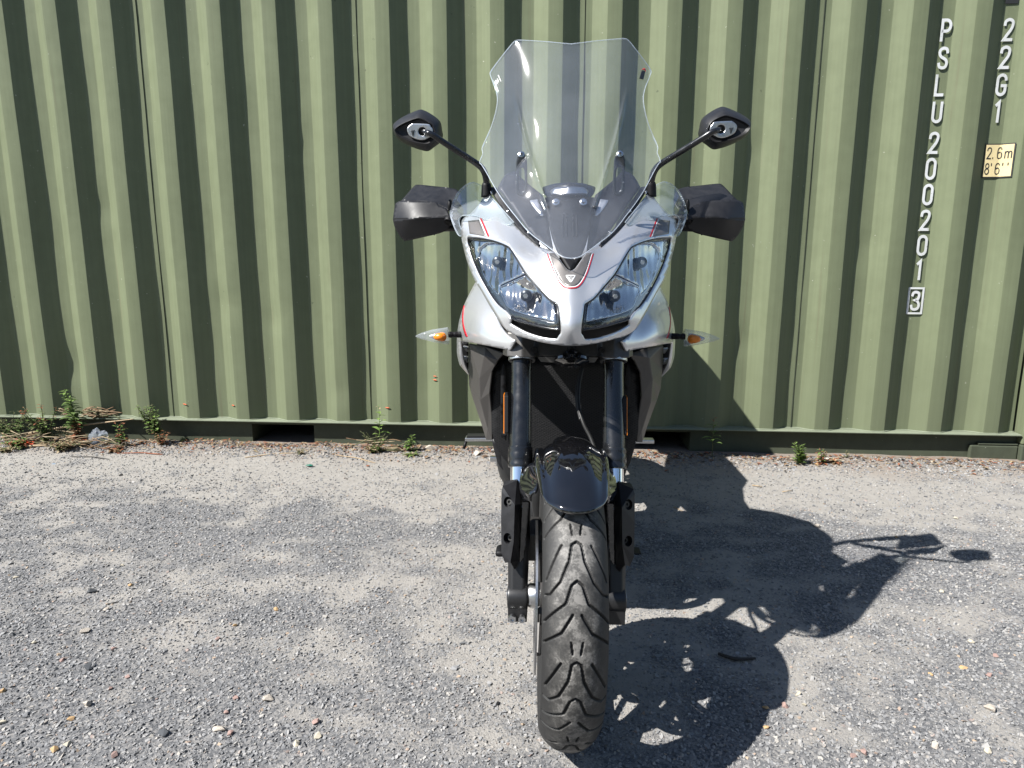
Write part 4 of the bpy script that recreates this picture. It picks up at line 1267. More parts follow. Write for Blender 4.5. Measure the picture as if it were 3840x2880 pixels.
for q in ZB((962, 238),):
    c_ = P(q[0], q[1], dat(dash_d, q)-0.012)
    both('screen_screw', fix_normals(lathe([(0, -0.006), (0.004, -0.006), (0.005, -0.002), (0.0085, -0.001), (0.0092, 0.002), (0.0075, 0.012), (0, 0.012)], c_, (0, 0.9, -0.4), 20)), 'screw_steel', dash, autosm=40)
# inner cockpit panels, dark, and a silver chip of the inner fairing
inn = ZB((480, 120, 1), (560, 220), (640, 330), (740, 470), (830, 560), (945, 655, 1), (905, 440), (880, 260), (850, 180, 1), (700, 60), (620, -20, 1), (540, 20))
inn_d = Depth([(q[0], q[1], y_) for q, y_ in zip(ZB((480, 120), (640, 330), (830, 560), (945, 655), (905, 440), (850, 180), (620, -20)), (.36, .285, .20, .145, .24, .33, .40))], full=False)
innp = both('cockpit_panel', panel(inn, inn_d, step=7), 'black_plastic', dash, solid=0.004)
chip = ZB((745, 225, 1), (810, 215, 1), (862, 350, 1), (835, 345), (770, 270))
both('cockpit_insert', panel(chip, inn_d, step=6, lift=-0.003), 'silver_paint', innp, solid=0.002)
# screen brackets with slots and screws
br_out = ZA((792, 745, 1), (800, 715), (820, 700), (842, 715), (850, 745, 1), (852, 900), (840, 930), (822, 940), (800, 930), (788, 900))
br_hole = ZA((808, 790), (834, 790), (836, 890), (822, 915), (806, 890))
brk = both('screen_bracket', panel(br_out, lambda d, v: 0.245+(400-v)*0.0, holes=[br_hole], step=4), 'bulb_cap', dash, solid=0.004)

# ---- windscreen
SC = [(1095, 1280, .062), (950, 1200, .098), (860, 1130, .132), (700, 930, .235), (597, 750, .33), (1095, 1000, .148), (1095, 700, .225), (1095, 400, .290), (1095, 95, .355), (800, 80, .385), (655, 270, .40), (685, 400, .372), (640, 620, .358), (870, 500, .285), (850, 800, .220), (960, 1000, .165)]
ribA = [(q[0], q[1]) for q in ZA((785, 345), (850, 640), (930, 900), (960, 1000))]
def rib_bump(d, v):
    ad_ = abs(d)
    for (u0, v0), (u1, v1) in zip(ribA[:-1], ribA[1:]):
        if v0 <= v <= v1:
            t = (v-v0)/(v1-v0); dc = uc(v)-(u0+(u1-u0)*t)
            k_ = min(1.0, (v-ribA[0][1])/60.0)
            return -0.011*k_*math.exp(-((ad_-dc)/3.8)**2)
    return 0.0
scr_d = Depth([(q[0], q[1], p[2]) for q, p in zip(ZA(*[p[:2] for p in SC]), SC)], add=rib_bump)
s_top = ZS((1090, 96, 1), (960, 86), (830, 74), (600, 62), (530, 62), (488, 84), (400, 190), (300, 320), (255, 385), (246, 410), (252, 435), (280, 510), (308, 585), (322, 680), (305, 800), (265, 940), (215, 1060), (176, 1145), (163, 1190), (170, 1240), (145, 1300), (140, 1335))
s_bot = ZA((600, 765), (625, 805), (700, 935), (790, 1052), (860, 1135), (950, 1205), (1030, 1262), (1060, 1276), (1095, 1281, 1))
screen = mk('windscreen', panel(s_top+s_bot, scr_d, full=True, step=3.6, sub=4), 'screen_clear', bike, solid=0.003)
def edge_strip(pts_, depth, full, rad, par, mat='edge_clear'):
    o_ = dv(pts_, depth)
    h_ = spline(o_, 5, closed=not full)
    if full: h_ = h_+[(-p[0], p[1]) for p in reversed(h_)]
    d_ = np.array([p[0] for p in h_]); v_ = np.array([p[1] for p in h_])
    W_ = PSN(np.array([uc(q) for q in v_])-np.abs(d_), v_, dmany(depth, d_, v_)+0.001); W_[:, 0] *= np.where(d_ >= 0, 1, -1)
    W_ = [tuple(p) for p in W_]
    Q_ = [W_[0]]
    for p in W_[1:]:
        if math.dist(p, Q_[-1]) > 0.0015: Q_.append(p)
    if not full: Q_.append(Q_[0])
    return tube(Q_, rad, 6, curve=False, caps=False)
mk('screen_edge', edge_strip(s_top+s_bot, scr_d, True, 0.0010, screen), 'edge_clear', screen)
for q in ZA((820, 712),):
    c_ = P(q[0], q[1], dat(scr_d, q)-0.004)
    both('screen_screw', fix_normals(lathe([(0, -0.001), (0.0028, -0.001), (0.0032, -0.006), (0.0075, -0.0045), (0.0085, 0.0), (0.0070, 0.008), (0, 0.008)], c_, (0, 1, -0.35), 20)), 'screw_steel', screen, autosm=40)
    c2 = P(q[0], q[1]+10, dat(scr_d, q)+0.006)
    both('screw_boss', fix_normals(lathe([(0.0095, 0), (0.0105, 0.002), (0.0105, 0.018), (0, 0.018)], c2, (0, 1, -0.35), 20)), 'bulb_cap', screen, autosm=40)
# maker's marks on the screen
for k_, (a_, b_) in enumerate((((290, 455), (318, 520)), ((308, 440), (330, 505)), ((325, 425), (355, 495)))):
    (u0, v0), (u1, v1) = ZS(a_, b_)
    st_ = [(u0, v0, 1), (u0+1.8, v0-0.5, 1), (u1+1.8, v1-0.5, 1), (u1, v1, 1)]
    if k_ < 2: st_ = [(u0+(u1-u0)*.35, v0+(v1-v0)*.35, 1), (u0+(u1-u0)*.35+1.8, v0+(v1-v0)*.35-.5, 1), (u1+1.8, v1-.5, 1), (u1, v1, 1)]
    mk('screen_mark', panel(st_, scr_d, step=2, lift=-0.0015), 'white_film', screen, solid=0.0004)
lab = [(2*uc(v)-u, v, 1) for u, v in [(2*uc(q[1])-q[0], q[1]) for q in ZS((1822, 475), (1850, 392), (1888, 400), (1865, 487))]]
rlab = [(2*uc(p[1])-p[0], p[1], 1) for p in lab]
g_ = panel(rlab, scr_d, step=2, lift=-0.0015); mk('screen_label', g_, 'bulb_cap', screen, flip=True, solid=0.0004)
lab = ZS((1848, 388), (1862, 376), (1882, 374), (1893, 392), (1888, 408), (1882, 394), (1866, 386))
rlab = [(2*uc(p[1])-p[0], p[1]) for p in lab]
g_ = panel(rlab, scr_d, step=1.5, lift=-0.002); mk('screen_mark', g_, 'red_film', screen, flip=True, solid=0.0004)

# ---- clear wind deflectors
dfo = ZB((270, 78), (300, 82), (350, 108), (400, 165, 1), (520, 300), (612, 405, 1), (560, 428), (400, 388), (300, 355), (200, 350), (162, 378), (170, 440), (194, 500), (180, 522), (150, 505), (115, 430), (90, 345), (100, 270), (150, 165), (215, 100))
df_d = Depth([(q[0], q[1], sweep(y_)+0.003) for q, y_ in zip(ZB((270, 78), (400, 165), (612, 405), (400, 388), (200, 350), (180, 522), (90, 345), (150, 165), (260, 240)), (.350, .325, .232, .268, .285, .305, .360, .368, .318))], full=False)
dfl = both('wind_deflector', panel(dfo, df_d, step=5), 'deflector_clear', bike, solid=0.003)
both('deflector_edge', edge_strip(dfo, df_d, False, 0.0009, None), 'edge_clear', dfl)

# ---- side fairings and radiator shrouds
sf_out = ZB((420, 1050), (340, 930), (300, 895, 1), (245, 1000), (195, 1110), (160, 1230), (145, 1350), (143, 1430), (145, 1500), (165, 1580), (185, 1610), (240, 1672, 1), (225, 1630), (195, 1560), (178, 1470), (172, 1390, 1), (240, 1398), (400, 1428), (582, 1466, 1), (622, 1384, 1), (560, 1335), (500, 1250), (450, 1130))
sf_d = Depth([(q[0], q[1], sweep(y_)) for q, y_ in zip(ZB((300, 895), (400, 1080), (480, 1230), (620, 1384), (582, 1466), (400, 1428), (145, 1400), (190, 1120), (300, 1200), (240, 1672), (160, 1560), (250, 1350)), (.345, .285, .23, .165, .175, .225, .385, .375, .285, .40, .39, .29))], full=False)
fair = both('side_fairing', panel(sf_out, sf_d, step=5), 'silver_paint', bike, solid=0.005)
both('red_stripe', panel(ZB((196, 1100), (205, 1102), (196, 1180), (198, 1240), (212, 1300), (232, 1352, 1), (217, 1357, 1), (196, 1300), (186, 1240), (186, 1170)), sf_d, step=3, lift=-0.0015), 'red_film', fair, solid=0.0006)
vent = ZC((172, 172, 1), (240, 185, 1), (238, 300), (236, 450, 1), (205, 370), (180, 290))
both('vent_cavity', panel(vent, lambda d, v: 0.515, step=6), 'dark_plastic', fair, solid=0.003)
for pts_ in ([(195, 215, 1), (235, 225), (235, 262, 1), (215, 255)], [(188, 300, 1), (232, 308), (232, 350, 1), (205, 340)]):
    both('vent_fin', panel(ZC(*pts_), lambda d, v: 0.475, step=5), 'silver_paint', fair, solid=0.02)
# shroud: faceted graphite panel
sh = [(238, 190, .400), (380, 214, .330), (530, 272, .285), (482, 330, .300), (432, 425, .315), (412, 600, .325), (430, 800, .345), (432, 992, .370), (382, 990, .400), (340, 850, .425), (270, 640, .440), (242, 540, .440), (235, 380, .430), (365, 300, .318), (328, 480, .335), (333, 660, .350), (395, 900, .372)]
sh = [(a_, b_, c_+0.03) for a_, b_, c_ in sh]
pts_ = [q for q in ZC(*sh)]
shf = [(0, 1, 13), (1, 2, 3, 13), (3, 4, 14, 13), (0, 13, 14, 12), (12, 14, 11), (4, 5, 15, 14), (11, 14, 15, 10), (5, 6, 16, 15), (10, 15, 16, 9), (6, 7, 16), (9, 16, 8), (16, 7, 8)]
both('radiator_shroud', facets(pts_, shf), 'graphite_paint', bike, solid=0.006, bevel=0.004, smooth=False)

# ---- radiator, engine mass and hoses
def mesh_mat():
    m, nt, b = new_mat('radiator_mesh')
    c = nt.nodes.new('ShaderNodeTexCoord')
    mp = nd(nt, 'ShaderNodeMapping', Scale=(1.0, 1.0, 1.7)); nt.links.new(c.outputs['Object'], mp.inputs['Vector'])
    rt = nd(nt, 'ShaderNodeMapping'); rt.inputs['Rotation'].default_value = (0, math.radians(45), 0); nt.links.new(mp.outputs[0], rt.inputs['Vector'])
    ck = nt.nodes.new('ShaderNodeTexBrick'); ck.inputs['Scale'].default_value = 60
    ck.offset = 0.0; ck.inputs['Mortar Size'].default_value = 0.13; ck.inputs['Brick Width'].default_value = 0.5; ck.inputs['Row Height'].default_value = 0.5
    sw = nt.nodes.new('ShaderNodeSeparateXYZ'); cb = nt.nodes.new('ShaderNodeCombineXYZ')
    nt.links.new(rt.outputs[0], sw.inputs[0]); nt.links.new(sw.outputs['X'], cb.inputs['X']); nt.links.new(sw.outputs['Z'], cb.inputs['Y'])
    nt.links.new(cb.outputs[0], ck.inputs['Vector'])
    col = mixc(nt, ck.outputs['Fac'], (0.0008, 0.0008, 0.001), (0.013, 0.013, 0.014))
    nt.links.new(col, b.inputs['Base Color'])
    setp(b, rough=0.5, spec=0.3)
    bump(nt, b, ck.outputs['Fac'], 0.8, 0.002)
    M['radiator_mesh'] = m
mesh_mat()
rad = mk('radiator', panel(ZC((1088, 330, 1), (600, 330), (480, 380), (432, 440), (420, 600), (430, 800), (440, 960), (560, 1180), (800, 1260), (1088, 1280, 1)), lambda d, v: 0.372, full=True, step=14), 'radiator_mesh', bike, solid=0.03)
frame_l = ZC((508, 420), (545, 405), (552, 960), (530, 965), (505, 930))
both('radiator_frame', panel(frame_l, lambda d, v: 0.350, step=8), 'dark_plastic', rad, solid=0.012)
mk('radiator_bar', box(-0.12, 0.12, 0.352, 0.366, 0.792, 0.802), 'dark_plastic', rad, smooth=False)
for s, px_ in ((-1, (552, 600, 935)), (1, (1525, 640, 955))):
    pass
ho = [P(*q, y_) for q, y_ in zip(ZC((1180, 400), (1150, 560), (1150, 720), (1190, 860), (1250, 980), (1305, 1130)), (0.30, 0.28, 0.25, 0.21, 0.16, 0.11))]
mk('brake_hose', tube(ho, 0.0045, 10), 'rubber_hose', bike)
ho = [P(*q, y_) for q, y_ in zip(ZC((1165, 420), (1135, 560), (1135, 700), (1165, 830)), (0.31, 0.29, 0.26, 0.22))]
mk('brake_hose', tube(ho, 0.0035, 10), 'rubber_hose', bike)
# amber reflectors on the fork legs
for s in (-1, 1):
    q0, q1 = (ZC((535, 600), (575, 935)) if s < 0 else ZC((1508, 625), (1545, 955)))
    a_ = Vector(P((q0[0]+q1[0])/2, q0[1], 0.175)); b_ = Vector(P((q0[0]+q1[0])/2, q1[1], 0.145))
    dx = 0.0048
    V = []
    for t, k_ in ((0, .55), (.05, 1), (.95, 1), (1, .55)):
        c_ = a_+(b_-a_)*t
        V.append([(c_.x-dx*k_, c_.y-0.016*k_, c_.z), (c_.x+dx*k_, c_.y-0.016*k_, c_.z), (c_.x+dx*k_, c_.y+0.016*k_, c_.z), (c_.x-dx*k_, c_.y+0.016*k_, c_.z)])
    rf = mk('side_reflector', fix_normals(loft(V)), 'dark_plastic', forks[0 if s < 0 else 1], bevel=0.0015, smooth=False)
    V2 = [[(p[0]+s*dx*1.35-(0 if True else 0), p[1], p[2]) for p in L_] for L_ in V]
    xs_ = s*dx
    V2 = []
    for t in (0.03, 0.97):
        c_ = a_+(b_-a_)*t
        x0_, x1_ = sorted((c_.x+s*(dx+0.0003), c_.x+s*(dx+0.0018)))
        V2.append([(x0_, c_.y-0.014, c_.z), (x1_, c_.y-0.014, c_.z), (x1_, c_.y+0.014, c_.z), (x0_, c_.y+0.014, c_.z)])
    mk('amber_lens', fix_normals(loft(V2)), 'amber', rf, smooth=False)

def solid_sections(secs, n=24, p=2.6):
    return fix_normals(loft([ell(cx, cz, y, rx, rz, n, p) for y, cx, cz, rx, rz in secs]))
eng = mk('engine', solid_sections([(0.41, 0, .56, .13, .12), (0.43, 0, .55, .17, .17), (0.60, 0, .52, .20, .22), (0.85, 0, .48, .21, .22), (1.0, 0, .46, .18, .18), (1.05, 0, .46, .10, .10)], p=4), 'engine_black', bike)
mk('belly_pan', solid_sections([(0.40, 0, .33, .07, .05), (0.44, 0, .31, .11, .09), (0.7, 0, .27, .13, .09), (0.9, 0, .26, .11, .07)], p=3), 'engine_black', bike)
for k_ in range(3):
    x_ = (-0.07, 0.0, 0.07)[k_]
    mk('exhaust_header', tube([(x_, 0.42, 0.50), (x_, 0.36, 0.44), (x_*0.9, 0.37, 0.34), (x_*0.7, 0.44, 0.26), (x_*0.5, 0.60, 0.22)], 0.018, 12), 'engine_black', bike)
# side covers seen below the shrouds
sc_ = ZC((432, 990, 1), (560, 985, 1), (566, 1130), (560, 1240), (520, 1240, 1), (480, 1180), (445, 1060))
both('side_cover', panel(sc_, lambda d, v: 0.46, step=8), 'black_plastic', bike, solid=0.05)
lo_ = ZC((508, 1195, 1), (570, 1230, 1), (575, 1300, 1), (520, 1298, 1))
mk('sump_guard', panel(lo_, lambda d, v: 0.52, step=8), 'dark_plastic', bike, solid=0.04)

# ---- turn signals
sig = []
for s in (0, 1): sig.append(empty('turn_signal', (0, 0, 0), parent=bike))
t0 = P(902, 725, 0.405)
secs = []
for (u, v0, v1, yd) in ((900, 724, 726.5, .006), (912, 718, 731, .014), (935, 711, 737, .020), (955, 708, 741, .023), (969, 706, 743, .024), (971, 708, 742, .020)):
    a_, b_ = Vector(P(u, v0, .405)), Vector(P(u, v1, .405))
    c_ = (a_+b_)/2; h_ = (a_-b_).length/2
    secs.append([(c_.x, c_.y+yd*sn*(0.6 if sn < 0 else 1), c_.z+h_*cs) for cs, sn in ((math.copysign(abs(math.cos(q))**.7, math.cos(q)), math.copysign(abs(math.sin(q))**.7, math.sin(q))) for q in np.linspace(0, 2*math.pi, 16, endpoint=False))])
both('lens', fix_normals(loft(secs)), 'signal_clear', sig, autosm=50)
c_ = Vector(P(954, 726, .407))
both('lamp_bowl', fix_normals(loft([[(c_.x+dx_, c_.y+0.85*r_*math.sin(q), c_.z+r_*math.cos(q)) for q in np.linspace(0, 2*math.pi, 14, endpoint=False)] for dx_, r_ in ((-0.030, .003), (-0.018, .008), (-0.002, .0125), (0.010, .0145))])), 'alloy', sig, autosm=60)
both('amber_bulb', fix_normals(lathe([(0, -0.018), (0.0075, -0.013), (0.0105, -0.003), (0.0105, 0.005), (0.007, 0.012), (0, 0.013)], P(952, 727, .387), (1, 0, 0), 18)), 'amber', sig)
both('amber_ring', fix_normals(lathe([(0.0075, -0.002), (0.0115, -0.001), (0.012, 0.002), (0.0085, 0.003)], P(956, 727, .390), (0.3, 1, 0), 20, closed=True)), 'amber', sig)
both('stem', tube([P(970, 722, .405), P(976, 722, .405), P(978, 722, .405), P(982, 722, .405), P(985, 722, .405), P(1000, 722, .43)], [.0075, .0085, .0068, .0068, .0078, .0085], 14, n=2), 'dark_plastic', sig)

# ---- mirrors
mir = [empty('mirror', (0, 0, 0), parent=bike) for s in (0, 1)]
mo = ZL((133, 345), (165, 300), (250, 245), (390, 182), (450, 184), (540, 232), (618, 300), (638, 390), (646, 450), (620, 512), (560, 562), (500, 604), (440, 600), (330, 565), (210, 505), (160, 455), (138, 400))
mi = ZL((152, 385), (185, 352), (260, 310), (372, 268), (425, 272), (500, 305), (545, 345), (566, 400), (568, 440), (555, 480), (515, 515), (475, 530), (430, 528), (335, 510), (225, 470), (180, 440), (160, 412))
mo_s, mi_s = spline(mo, 3), spline(mi, 3)
L_ = []
cx_ = sum(p[0] for p in mo_s)/len(mo_s); cy_ = sum(p[1] for p in mo_s)/len(mo_s)
def ring_(a, b, t, y): return [P(p[0]+(q[0]-p[0])*t, p[1]+(q[1]-p[1])*t, y) for p, q in zip(a, b)]
L_.append([P(cx_+(p[0]-cx_)*.90, cy_+(p[1]-cy_)*.90, .3880) for p in mo_s])
L_.append(ring_(mo_s, mi_s, 0.0, .3820)); L_.append(ring_(mo_s, mi_s, 0.0, .3680)); L_.append(ring_(mo_s, mi_s, 0.35, .3460)); L_.append(ring_(mo_s, mi_s, 0.9, .3260)); L_.append(ring_(mo_s, mi_s, 1.0, .3245))
L_.append([P(cx_+(p[0]-cx_)*.85, cy_+(p[1]-cy_)*.85, .3320) for p in mi_s]); L_.append([P(cx_+(p[0]-cx_)*.4, cy_+(p[1]-cy_)*.4, .3360) for p in mi_s])
hous = both('housing', fix_normals(loft(L_)), 'black_plastic', mir, autosm=32)
gl_ = panel([(p[0], p[1]) for p in [(cx_+(p[0]-cx_)*.88, cy_+(p[1]-cy_)*.88) for p in mo]], lambda d, v: 0.3895, step=8)
both('mirror_glass', gl_, 'chrome', mir, solid=0.001, offset=1)
plate = ZL((278, 372), (322, 326), (360, 320), (498, 326), (520, 350), (541, 380), (540, 438), (490, 470), (455, 488), (400, 490), (325, 462), (290, 430))
pl_h = ZL(*circ(435, 402, 42, 44))
pp = panel(plate, lambda d, v: 0.3255, holes=[pl_h], step=3)
plt = both('mount_plate', pp, 'alloy', mir, solid=0.010, bevel=0.0018)
both('socket', panel(ZL(*circ(435, 402, 46, 48)), lambda d, v: 0.3340, step=3), 'lamp_black', plt, solid=0.002)
both('emblem', panel(ZL((312, 388, 1), (358, 390, 1), (352, 400), (340, 448), (332, 445), (318, 402)), lambda d, v: 0.3240, step=2), 'bulb_cap', plt, solid=0.001)
sp = [P(*q, y_) for q, y_ in zip(ZL((437, 402), (480, 412), (530, 432), (620, 492), (800, 608), (960, 710), (1040, 772), (1078, 840), (1094, 920), (1097, 965)), (.335, .310, .305, .312, .335, .358, .372, .382, .388, .390))]
both('stalk', tube(sp, [.0062, .0062, .0068, .0072, .0074, .0076, .0080, .0082, .0082, .0082], 16), 'black_tube', mir)
both('stalk_boot', tube([P(*q, .392) for q in ZL((1095, 930), (1094, 955), (1093, 1000), (1092, 1080))], [.0095, .0120, .0125, .0135], 16, n=3), 'dark_plastic', mir)

# ---- handlebar and hand guards
bar = mk('handlebar', tube([(-0.41, 0.60, 1.105), (-0.30, 0.58, 1.11), (-0.16, 0.55, 1.105), (-0.10, 0.52, 1.05), (0.10, 0.52, 1.05), (0.16, 0.55, 1.105), (0.30, 0.58, 1.11), (0.41, 0.60, 1.105)], 0.0125, 12), 'dark_plastic', bike)
for s in (-1, 1):
    mk('grip', tube([(s*0.28, 0.577, 1.11), (s*0.405, 0.601, 1.105)], 0.017, 14, curve=False), 'rubber_hose', bar)
    mk('brake_lever', tube([(s*0.22, 0.52, 1.105), (s*0.30, 0.505, 1.10), (s*0.39, 0.525, 1.095)], [.008, .006, .005], 10), 'dark_plastic', bar)
hgs = [empty('hand_guard', (0, 0, 0), parent=bike) for s in (0, 1)]
# front shell: upper lit facet and lower facet meeting in a crease
crease = [(712, 1276, 0.436), (628, 1285, 0.434), (480, 1294, 0.440), (300, 1304, 0.456), (132, 1312, 0.494)]
up_ = [(152, 1165, 0.502), (175, 1135, 0.500), (215, 1117, 0.496), (300, 1113, 0.488), (560, 1131, 0.468), (600, 1160, 0.462), (690, 1205, 0.454)]
lo_g = [(145, 1370, 0.502), (162, 1415, 0.508), (215, 1500, 0.517), (248, 1528, 0.518), (262, 1532, 0.516), (450, 1492, 0.484), (640, 1442, 0.458), (722, 1375, 0.446)]
uD = Depth(ZL((712, 1276, .446), (480, 1294, .444), (300, 1304, .458), (132, 1312, .500), (152, 1165, .512), (215, 1117, .504), (560, 1131, .478), (690, 1205, .462)), full=False)
lD = Depth(ZL((712, 1276, .446), (480, 1294, .444), (300, 1304, .458), (132, 1312, .500), (162, 1415, .512), (255, 1530, .520), (450, 1492, .490), (640, 1442, .466), (722, 1375, .456)), full=False)
up_out = ZL(*[p[:2]+(1,) if i in (0, 4) else p[:2] for i, p in enumerate(crease)])+ZL(*[p[:2] for p in up_])
lo_out = ZL(*[p[:2]+(1,) if i in (0, 4) else p[:2] for i, p in enumerate(crease)])+ZL(*[p[:2] for p in lo_g])
gs_ = both('shell', join_geo(panel(up_out, uD, step=4), panel(lo_out, lD, step=4)), 'black_plastic', hgs, solid=0.0035)
us_out = ZL((215, 1118, 1), (262, 1065), (300, 1020), (352, 964), (395, 951), (560, 966), (740, 987), (812, 1024), (840, 1120), (790, 1210), (700, 1215, 1), (560, 1150), (300, 1125))
usD = Depth(ZL((215, 1118, .512), (352, 964, .585), (395, 951, .590), (740, 987, .560), (812, 1024, .540), (840, 1120, .500), (700, 1210, .480), (300, 1125, .505), (560, 1150, .486)), full=False)
both('upper_shield', panel(us_out, usD, step=4), 'black_plastic', hgs, solid=0.0035)
both('end_mount', tube([P(*ZL((190, 1330))[0], .525), (-0.447, 0.58, 1.115), (-0.40, 0.600, 1.106)], [.010, .012, .014], 12), 'black_plastic', hgs)
both('bracket', tube([P(*ZL((700, 1340))[0], .445), P(*ZL((760, 1300))[0], .46), (-0.20, 0.52, 1.105), (-0.18, 0.555, 1.105)], [.012, .011, .012, .012], 12), 'dark_plastic', hgs)
both('bracket_bolt', fix_normals(loft([[P(*ZL((cx0+w_*math.cos(a_), 1165+h_*math.sin(a_)))[0], y_) for a_ in np.linspace(0, 2*math.pi, 16, endpoint=False)] for cx0, w_, h_, y_ in ((712, 14, 50, .442), (712, 22, 62, .446), (722, 24, 64, .465))])), 'dark_plastic', hgs)

# ---- tank, seat, tail, luggage box, rear wheel, swingarm, pegs
mk('fuel_tank', solid_sections([(0.46, 0, .96, .10, .08), (0.50, 0, .96, .16, .12), (0.60, 0, .97, .18, .15), (0.75, 0, .95, .175, .145), (0.88, 0, .90, .13, .10), (0.94, 0, .87, .10, .06)]), 'silver_paint', bike)
mk('fairing_side', solid_sections([(0.415, 0, .84, .20, .14), (0.44, 0, .84, .24, .17), (0.52, 0, .82, .235, .17), (0.62, 0, .80, .20, .14), (0.66, 0, .80, .15, .10)], p=3.2), 'engine_black', bike)
mk('seat', solid_sections([(0.86, 0, .83, .08, .04), (0.92, 0, .82, .12, .05), (1.08, 0, .80, .14, .05), (1.22, 0, .83, .15, .06), (1.30, 0, .90, .15, .05), (1.55, 0, .92, .13, .045), (1.68, 0, .93, .08, .03)]), 'seat_vinyl', bike)
mk('tail_unit', solid_sections([(1.10, 0, .74, .10, .06), (1.30, 0, .80, .14, .07), (1.55, 0, .88, .15, .06), (1.80, 0, .93, .10, .05), (1.90, 0, .95, .05, .03)], p=3), 'silver_paint', bike)
mk('luggage_box', solid_sections([(1.60, 0, 1.05, .22, .06), (1.64, 0, 1.05, .262, .085), (1.80, 0, 1.05, .27, .09), (1.94, 0, 1.05, .262, .085), (1.98, 0, 1.05, .22, .06)], p=5), 'black_plastic', bike)
mk('rear_subframe', join_geo(tube([(-0.11, 1.0, .70), (-0.11, 1.75, .95)], 0.014, 10), tube([(0.11, 1.0, .70), (0.11, 1.75, .95)], 0.014, 10)), 'engine_black', bike)
rt_, _w = make_tyre(fine=False, wn=24)
rt_ = ([(v[0]*1.45, v[1]+1.54, v[2]+0.005) for v in rt_[0]], rt_[1])
rw = mk('rear_wheel', fix_normals(rim_geo((0, 1.54, 0.305), 0.14)), 'cast_black', bike, autosm=35)
mk('tyre', fix_normals(rt_), 'rubber_hose', rw)
mk('swingarm', join_geo(tube([(-0.12, 0.98, .40), (-0.11, 1.3, .36), (-0.10, 1.56, .305)], [.04, .035, .025], 12), tube([(0.12, 0.98, .40), (0.11, 1.3, .36), (0.10, 1.56, .305)], [.04, .035, .025], 12)), 'engine_black', bike)
mk('rear_hugger', fix_normals(loft([[(x_, 1.54-math.cos(a_)*r_, .305+math.sin(a_)*r_) for x_, r_ in ((-.09, .30), (-.06, .335), (.06, .335), (.09, .30))] for a_ in np.radians([10, 40, 70, 100])], closed=False)), 'black_plastic', bike, solid=0.004)
mk('silencer', tube([(0.12, 0.95, .26), (0.17, 1.2, .34), (0.19, 1.55, .42)], [.04, .055, .05], 16), 'alloy_dark', bike)
pg = mk('footpeg', fix_normals(loft([[(x_, 0.78+dy, 0.437+dz+(x_+0.21)*0.02) for dy, dz in ((-.017, -.006), (.017, -.006), (.017, .006), (-.017, .006))] for x_ in (-0.312, -0.308, -0.20)])), 'alloy', bike, bevel=0.002, smooth=False)
mk('peg_rubber', fix_normals(loft([[(x_, 0.78+dy, 0.4465+dz+(x_+0.21)*0.02) for dy, dz in ((-.016, -.003), (.016, -.003), (.016, .003), (-.016, .003))] for x_ in (-0.306, -0.225)])), 'rubber_hose', pg, bevel=0.001, smooth=False)
mk('peg_feeler', tube([(-0.309, 0.77, 0.430), (-0.316, 0.76, 0.405)], 0.005, 10), 'dark_plastic', pg)
pg2 = mk('footpeg', fix_normals(loft([[(x_, 0.78+dy, 0.437+dz) for dy, dz in ((-.017, -.006), (.017, -.006), (.017, .006), (-.017, .006))] for x_ in (0.20, 0.29, 0.298)])), 'alloy', bike, bevel=0.002, smooth=False)
q0 = P(*ZC((415, 1125))[0], 0.80)
mk('brake_pedal', box(q0[0], q0[0]+0.05, 0.79, 0.81, q0[2]-0.018, q0[2]), 'alloy', bike, bevel=0.003, smooth=False)
mk('side_stand', tube([(0.13, 0.85, .25), (0.20, 0.87, .12), (0.255, 0.89, .010)], [.013, .012, .011], 10), 'engine_black', bike)
mk('stand_foot', box(0.225, 0.285, 0.862, 0.915, 0.0, 0.010), 'engine_black', bike, bevel=0.002, smooth=False)
mk('frame', join_geo(tube([(-0.06, 0.33, .86), (-0.16, 0.55, .78), (-0.15, 0.95, .58)], .03, 10), tube([(0.06, 0.33, .86), (0.16, 0.55, .78), (0.15, 0.95, .58)], .03, 10)), 'engine_black', bike)
mk('headstock', tube([(0, 0.24, .80), (0, 0.33, 1.00)], 0.035, 16, curve=False), 'engine_black', bike)
mk('cockpit_stay', box(-0.12, 0.12, 0.30, 0.34, 0.95, 1.02), 'dark_plastic', bike, smooth=False)

# ================================================================== WEEDS, STONES AND LITTER ALONG THE CONTAINER
def leaf_mat(name, c1, c2, trans=0.25):
    c1, c2 = tuple(x*0.78 for x in c1), tuple(x*0.78 for x in c2)
    m, nt, b = new_mat(name)
    oi = noise_tex(nt, 38, 3)
    r = ramp(nt, oi.outputs['Fac'], [(0.3, c1), (0.7, c2)])
    nt.links.new(r.outputs['Color'], b.inputs['Base Color'])
    setp(b, rough=0.6, spec=0.3)
    tr = nt.nodes.new('ShaderNodeBsdfTranslucent'); nt.links.new(r.outputs['Color'], tr.inputs['Color'])
    mx = nt.nodes.new('ShaderNodeMixShader'); mx.inputs[0].default_value = trans
    out = nt.nodes['Material Output']
    nt.links.new(b.outputs[0], mx.inputs[1]); nt.links.new(tr.outputs[0], mx.inputs[2]); nt.links.new(mx.outputs[0], out.inputs['Surface'])
    M[name] = m
leaf_mat('leaf_green', (0.075, 0.13, 0.035), (0.15, 0.22, 0.07))
leaf_mat('leaf_bright', (0.14, 0.24, 0.05), (0.24, 0.34, 0.10))
leaf_mat('leaf_olive', (0.10, 0.115, 0.05), (0.19, 0.19, 0.09))
leaf_mat('leaf_dry', (0.20, 0.12, 0.065), (0.36, 0.24, 0.14))
leaf_mat('leaf_rust', (0.26, 0.085, 0.045), (0.42, 0.17, 0.09))
leaf_mat('leaf_straw', (0.38, 0.29, 0.17), (0.52, 0.42, 0.28))
